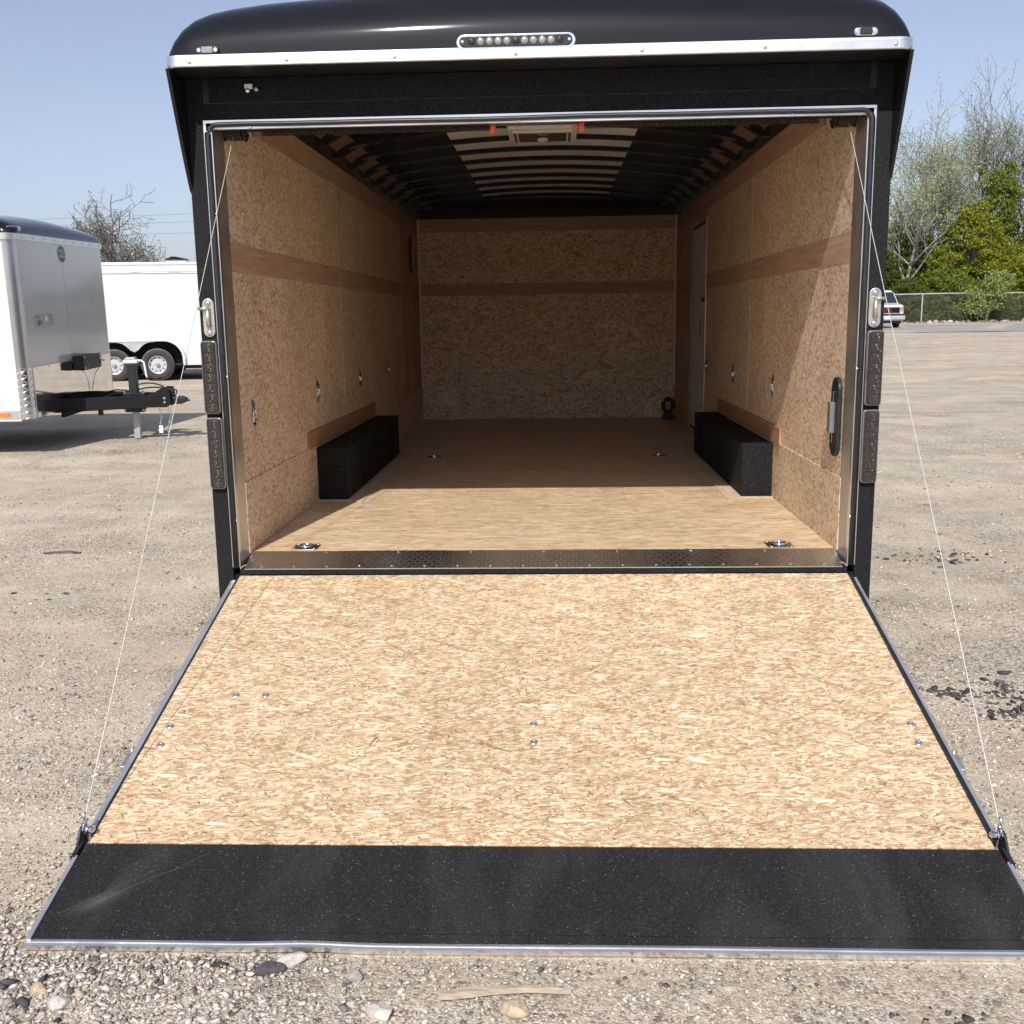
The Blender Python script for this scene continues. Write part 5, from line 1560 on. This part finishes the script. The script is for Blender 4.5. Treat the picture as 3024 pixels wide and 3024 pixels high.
M_LEAF_MID = leaf_mat("mid_green_leaves", (0.115, 0.16, 0.025), (0.22, 0.265, 0.055))
M_LEAF_YEL = leaf_mat("yellow_green_leaves", (0.16, 0.19, 0.02), (0.30, 0.31, 0.045))
M_LEAF_DARK = leaf_mat("deep_green_leaves", (0.07, 0.09, 0.022), (0.13, 0.15, 0.038))
M_LEAF_BUD = leaf_mat("reddish_buds", (0.18, 0.16, 0.10), (0.27, 0.24, 0.15))
M_BARK = plain("grey_bark", (0.27, 0.25, 0.22), 0.9, 0, 0.25, 3)
M_BARK_D = plain("dark_bark", (0.13, 0.115, 0.10), 0.9, 0, 0.25, 3)

def grow(seed, h, spread, levels=5, trunk_r=0.12, up=0.55, start=0.25, lean=(0, 0), fork=3, kink=0.18):
    g = random.Random(seed)
    segs = []; tips = []
    def rec(p, d, length, r, lev):
        n = 4 if lev < levels - 1 else 3
        q = p
        for k in range(n):
            d2 = (d + Vector((g.gauss(0, kink), g.gauss(0, kink), g.gauss(0, kink) * .6 + up * 0.10))).normalized()
            q2 = q + d2 * (length / n)
            r2 = r * (1 - 0.42 / n)
            segs.append((q, q2, r, r2))
            if lev < levels and (k >= 1 or lev > 1):
                for b in range(1 if lev > 1 else fork - 1):
                    if g.random() < 0.82:
                        side = d2.cross(Vector((g.gauss(0, 1), g.gauss(0, 1), g.gauss(0, 1)))).normalized()
                        dd = (d2 * (1.0 - spread) + side * spread + Vector((0, 0, up * 0.35))).normalized()
                        rec(q2, dd, length * g.uniform(0.5, 0.72), r2 * 0.55, lev + 1)
            q, d, r = q2, d2, r2
            if lev >= levels - 1: tips.append((q.copy(), d.copy()))
        tips.append((q.copy(), d.copy()))
    p = Vector((0, 0, 0)); d = Vector((lean[0], lean[1], 1)).normalized()
    # trunk
    r = trunk_r; nseg = 8; H = h * 0.72
    for k in range(nseg):
        d2 = (d + Vector((g.gauss(0, .05), g.gauss(0, .05), 0))).normalized()
        q = p + d2 * (H / nseg)
        r2 = trunk_r * (1 - 0.8 * (k + 1) / nseg)
        segs.append((p, q, r, r2))
        if (k + 1) / nseg > start:
            for b in range(fork):
                side = Vector((g.gauss(0, 1), g.gauss(0, 1), 0)).normalized()
                dd = (Vector((0, 0, 1 - spread + up * .3)) + side * spread * 1.2).normalized()
                rec(q, dd, h * g.uniform(.20, .30) * (1.15 - 0.5 * k / nseg), r2 * 0.55 + 0.012, 1 + (1 if k > nseg * .7 else 0))
        p, d, r = q, d2, r2
    rec(p, d, h * 0.26, r, 2)
    return segs, tips

def seg_mesh(name, segs, mat, minr=0.012, nside=4):
    A = np.array([s[0] for s in segs]); B = np.array([s[1] for s in segs])
    r1 = np.maximum([s[2] for s in segs], minr); r2 = np.maximum([s[3] for s in segs], minr)
    d = B - A; d /= np.linalg.norm(d, axis=1, keepdims=True) + 1e-9
    ref = np.where(np.abs(d[:, 2:3]) < .9, [[0, 0, 1.0]], [[1.0, 0, 0]])
    e1 = np.cross(d, ref); e1 /= np.linalg.norm(e1, axis=1, keepdims=True); e2 = np.cross(d, e1)
    V = []
    for P, r in ((A, r1), (B, r2)):
        for k in range(nside):
            t = 2 * np.pi * k / nside
            V.append(P + (e1 * np.cos(t) + e2 * np.sin(t)) * r[:, None])
    V = np.stack(V, 1).reshape(-1, 3)
    base = (np.arange(len(segs)) * nside * 2)[:, None]
    F = np.concatenate([base + np.array([[k, (k + 1) % nside, nside + (k + 1) % nside, nside + k]]) for k in range(nside)])
    me = big_mesh(name, V, F, mat)
    return me
def quads(P, size, g, flat=0.0):
    n = len(P)
    a = g.normal(size=(n, 3)); a /= np.linalg.norm(a, axis=1, keepdims=True)
    b = g.normal(size=(n, 3)); b -= a * (a * b).sum(1, keepdims=True); b /= np.linalg.norm(b, axis=1, keepdims=True)
    s = size * (0.6 + 0.8 * g.random((n, 1)))
    a = a * s * .5; b = b * s * .36
    V = np.stack([P - a, P - b * .9 + a * .1, P + a, P + b], 1).reshape(-1, 3)
    F = np.arange(n * 4).reshape(-1, 4)
    return V, F
def tree(name, seed, x, y, h, label, group, leaf, bark, per_tip=3, size=0.12, jitter=0.22, **kw):
    z = float(gz(np.float64(x), np.float64(y))) - 0.05
    root = empty(name, (x, y, z))
    tag(root, label, "tree", group)
    segs, tips = grow(seed, h, **kw)
    o = bpy.data.objects.new("trunk", seg_mesh("trunk", segs, bark)); col.objects.link(o); o.parent = root
    g = np.random.default_rng(seed)
    P = np.array([t_[0] for t_ in tips])
    P = np.repeat(P, per_tip, 0) + g.normal(0, jitter, (len(P) * per_tip, 3))
    V, F = quads(P, size, g)
    o = bpy.data.objects.new("crown", big_mesh("crown", V, F, leaf)); col.objects.link(o); o.parent = root
    return root
def bush(name, seed, x, y, blobs, label, group, leaf, n=9000, size=0.24, cat="bush", trunk=True):
    """blobs: (dx, dy, z, rx, rz)"""
    z = float(gz(np.float64(x), np.float64(y))) - 0.05
    root = empty(name, (x, y, z))
    tag(root, label, cat, group)
    g = np.random.default_rng(seed)
    vol = np.array([b[3] ** 2 * b[4] for b in blobs]); vol = vol / vol.sum()
    Ps = []
    segs = []
    for b, w in zip(blobs, vol):
        m = max(6, int(w * n / 62))
        d = g.normal(size=(m, 3)); d /= np.linalg.norm(d, axis=1, keepdims=True)
        rad = 0.35 + 0.68 * g.random((m, 1)) ** 0.45
        C = d * rad * np.array([[b[3], b[3], b[4]]]) + np.array([[b[0], b[1], b[2]]])
        C = C[C[:, 2] > 0.1]
        for c in C:
            k = int(g.integers(25, 100))
            cs = g.uniform(0.25, 0.60)
            q = g.normal(size=(k, 3)); q /= np.linalg.norm(q, axis=1, keepdims=True)
            Ps.append(c + q * cs * g.random((k, 1)) ** .4 * np.array([[1.15, 1.15, .75]]))
            segs.append((Vector((b[0] * .4, b[1] * .4, max(0.1, b[2] * .35))), Vector(c), 0.05, 0.012))
    P = np.concatenate(Ps)
    V, F = quads(P, size, g)
    o = bpy.data.objects.new("crown", big_mesh("crown", V, F, leaf)); col.objects.link(o); o.parent = root
    segs.append((Vector((0, 0, 0)), Vector((0.1, 0, blobs[0][2] * .6)), 0.13, 0.08))
    o = bpy.data.objects.new("trunk", seg_mesh("trunk", segs, M_BARK_D)); col.objects.link(o); o.parent = root
    return root

G1 = "tall spring trees behind the fence"
tree("spring_tree", 21, 25.2, 73, 14.8, "tall thin pale-barked tree with sparse pale leaves, nearest the black trailer", G1, M_LEAF_PALE, M_BARK, 2, 0.13, spread=0.46, levels=4, trunk_r=0.20, start=0.18, lean=(0.12, 0), kink=0.16)
tree("spring_tree", 22, 27.6, 78, 12.0, "slim pale-leaved tree in the gap behind the yellow-green maple", G1, M_LEAF_PALE, M_BARK, 1, 0.15, spread=0.5, levels=4, trunk_r=0.12, start=0.15, lean=(0.02, 0), kink=0.16)
tree("spring_tree", 23, 31.4, 80, 16.4, "tall nearly bare grey tree, left of the pair at the right edge", G1, M_LEAF_PALE, M_BARK_D, 1, 0.12, spread=0.5, levels=4, trunk_r=0.16, start=0.2, kink=0.15)
tree("spring_tree", 24, 33.6, 79, 17.3, "tallest bare grey tree, cut by the right edge of the photo", G1, M_LEAF_PALE, M_BARK_D, 1, 0.12, spread=0.45, levels=4, trunk_r=0.17, start=0.2, kink=0.15)
tree("spring_tree", 25, 36.8, 78, 15.5, "bare grey tree right of the tallest one", G1, M_LEAF_PALE, M_BARK_D, 1, 0.12, spread=0.45, levels=4, trunk_r=0.16, start=0.2)
tree("spring_tree", 26, 21.0, 76, 14.0, "bare spring tree hidden mostly by the black trailer's right post", G1, M_LEAF_PALE, M_BARK, 1, 0.13, spread=0.5, levels=4, trunk_r=0.16, start=0.2)
tree("spring_tree", 27, 29.6, 77, 11.5, "short twiggy spring tree rising between the green bushes", G1, M_LEAF_PALE, M_BARK_D, 1, 0.12, spread=0.55, levels=4, trunk_r=0.10, start=0.1)
G2 = "leafy trees and shrubs behind the fence"
bush("maple_tree", 31, 29.3, 72, [(0.2, 0, 4.6, 2.1, 3.2), (0.3, 0, 6.6, 1.3, 1.6), (-1.2, 0, 3.0, 1.5, 2.2)], "dense yellow-green round-headed tree above the middle of the fence", G2, M_LEAF_YEL, 34000, 0.17, "tree")
bush("maple_tree", 32, 32.2, 75, [(0, 0, 6.0, 1.5, 3.3), (0.3, 0, 8.8, 1.0, 1.9), (1.1, 0, 9.6, .7, 1.6), (-.6, 0, 10.2, .6, 1.0)], "upright mid-green leafy tree reaching up among the bare trees", G2, M_LEAF_MID, 21000, 0.17, "tree")
bush("maple_tree", 33, 34.8, 73, [(0, 0, 4.2, 1.8, 2.8), (0.2, 0, 7.2, 1.3, 2.2)], "green leafy tree at the right edge of the photo", G2, M_LEAF_MID, 21000, 0.17, "tree")
bush("shrub", 34, 26.0, 74.5, [(0, 0, 2.4, 1.9, 2.2), (0.7, 0, 4.6, 1.5, 1.8), (-.2, 0, 6.1, 1.2, 1.3)], "olive-green shrub at the foot of the thin pale tree", G2, M_LEAF_MID, 16000, 0.16)
bush("shrub", 35, 22.8, 72.0, [(0, 0, 2.8, 1.8, 2.6)], "green shrub behind the white van", G2, M_LEAF_DARK, 16000, 0.16)
bush("shrub", 36, 27.8, 70.2, [(0, 0, 1.6, 1.7, 1.7), (-0.6, 0, 2.8, 1.0, 1.2)], "low mid-green shrub against the fence left of the flowering one", G2, M_LEAF_MID, 16000, 0.16)
bush("shrub", 37, 28.6, 66.1, [(0.3, -.1, 1.9, .55, 1.1), (-0.6, 0, 1.0, .6, .7), (1.0, 0, 2.6, .5, .55), (0.1, 0, 3.0, .35, .5), (-.9, 0, 2.0, .35, .4)], "pale-leaved shrub growing through and over the fence", G2, M_LEAF_SHRUB, 3000, 0.14)
bush("shrub", 38, 31.3, 70.6, [(0, 0, 2.4, 2.0, 2.3), (0.6, 0, 3.9, 1.4, 1.3)], "yellowish shrub behind the fence right of the pale shrub", G2, M_LEAF_YEL, 17000, 0.16)
bush("shrub", 39, 34.2, 69.6, [(0, 0, 1.6, 1.8, 1.7)], "low green shrub by the fence at the right edge", G2, M_LEAF_MID, 13000, 0.16)
bush("shrub", 40, 24.4, 69.3, [(0, 0, 1.3, 1.3, 1.5)], "small dark shrub behind the fence beside the van", G2, M_LEAF_DARK, 9000, 0.16)
bush("shrub", 43, 30.0, 69.4, [(0, 0, 1.0, 1.5, 1.2)], "low dark undergrowth shrub behind the fence post", G2, M_LEAF_DARK, 9000, 0.16)
bush("shrub", 41, 38.5, 72.5, [(0, 0, 3.0, 2.6, 3.0), (1.2, 0, 5.5, 1.5, 2.0)], "large green shrub beyond the right edge of the photo", G2, M_LEAF_MID, 9000, 0.24)
bush("shrub", 42, 18.2, 73.0, [(0, 0, 3.0, 2.4, 3.0), (-1.5, 0, 4.5, 1.6, 2.2)], "large green shrub hidden behind the black trailer", G2, M_LEAF_DARK, 9000, 0.24)

V_, F_ = [], []
gq = np.random.default_rng(77)
nn = 26000
xq = gq.uniform(8, 60, nn)
Pq = np.stack([xq, 68.2 + gq.uniform(0, 2.2, nn), gq.random(nn) ** 1.3 * (1.7 + 0.9 * np.sin(xq * 1.3) * np.sin(xq * .47 + 1))], 1)
Pq[:, 2] += gz(Pq[:, 0], Pq[:, 1])
V_, F_ = quads(Pq, 0.24, gq)
o = bpy.data.objects.new("undergrowth", big_mesh("undergrowth", V_, F_, M_LEAF_DARK)); col.objects.link(o)
tag(o, "dark tangled undergrowth filling the strip just behind the fence", "undergrowth", kind="stuff")

nn = 42000
xq = gq.uniform(-190, 190, nn)
top = 4.6 + 1.3 * np.sin(xq * 0.11) + 0.9 * np.sin(xq * 0.31 + 1) + 0.6 * np.sin(xq * 0.9)
Pq = np.stack([xq, 128 + gq.uniform(0, 9, nn), gq.random(nn) ** 0.8 * top], 1)
Pq[:, 2] += gz(Pq[:, 0], Pq[:, 1])
V_, F_ = quads(Pq, 0.9, gq)
o = bpy.data.objects.new("distant_wood", big_mesh("distant_wood", V_, F_, M_LEAF_DARK)); col.objects.link(o)
tag(o, "low distant wood closing the view far beyond the lot", "wood", kind="stuff")

# broad bare tree behind the white trailers
tree("broad_tree", 140, -25.6, 56, 8.5, "broad bare-branched tree with reddish buds rising behind the white trailers", None, M_LEAF_BUD, M_BARK_D, 1, 0.085, 0.10, spread=0.60, levels=4, trunk_r=0.20, up=0.34, start=0.2, fork=4, kink=0.20)

# ================================================================== overhead wires on poles
for i, (za, zb3, lab) in enumerate([(10.9, 12.0, "thin overhead wire, highest of the three crossing the sky at the left"),
                                    (10.5, 11.1, "thin overhead wire, middle of the three crossing the sky at the left"),
                                    (9.8, 9.95, "thin overhead wire, lowest of the three crossing the sky at the left")]):
    pts = []
    for k in range(41):
        f = k / 40; x = -72 + 68 * f
        pts.append((x, 90, za + (zb3 - za) * f - 1.3 * math.sin(math.pi * f) * .3))
    o = MB().tube(pts, 0.016, 5).build("overhead_wire", plain("wire_grey", (0.16, 0.17, 0.19), 0.6), None)
    tag(o, lab, "wire", "overhead wires behind the white trailers")
for x, lab in ((-4, "wooden utility pole hidden behind the black trailer"), (-72, "wooden utility pole far off beyond the left edge")):
    p = empty("utility_pole", (x, 90.2, float(gz(np.float64(x), np.float64(90.0)))))
    tag(p, lab, "utility pole")
    MB().lathe([(0.16, 0), (0.12, 11.2), (0, 11.22)], (0, 0, 0), 'z', 10).build("pole", M_BARK_D, p)
    MB().box(-0.06, 0.06, -0.25, -0.12, 9.4, 11.2).build("insulator_bracket", M_BARK_D, p)

# unseen row of trees added behind the viewer to darken reflections in shiny surfaces
for i, (x, y, h) in enumerate([(-16, -38, 6), (-6, -42, 7.5), (5, -40, 6.5), (15, -37, 7), (24, -40, 6)]):
    bush("leafy_tree", 60 + i, x, y, [(0, 0, h * .5, 4.5, h * .5), (2.5, 0, h * .4, 3.0, h * .4)], ["leafy tree far behind the viewer, " + w for w in ("leftmost of the row", "second from the left", "middle of the row", "second from the right", "rightmost of the row")][i], "trees behind the viewer", M_LEAF_DARK, 3500, 0.7, "tree")

for o in list(bpy.data.objects):
    if o.name.endswith("_tmp"): bpy.data.objects.remove(o)
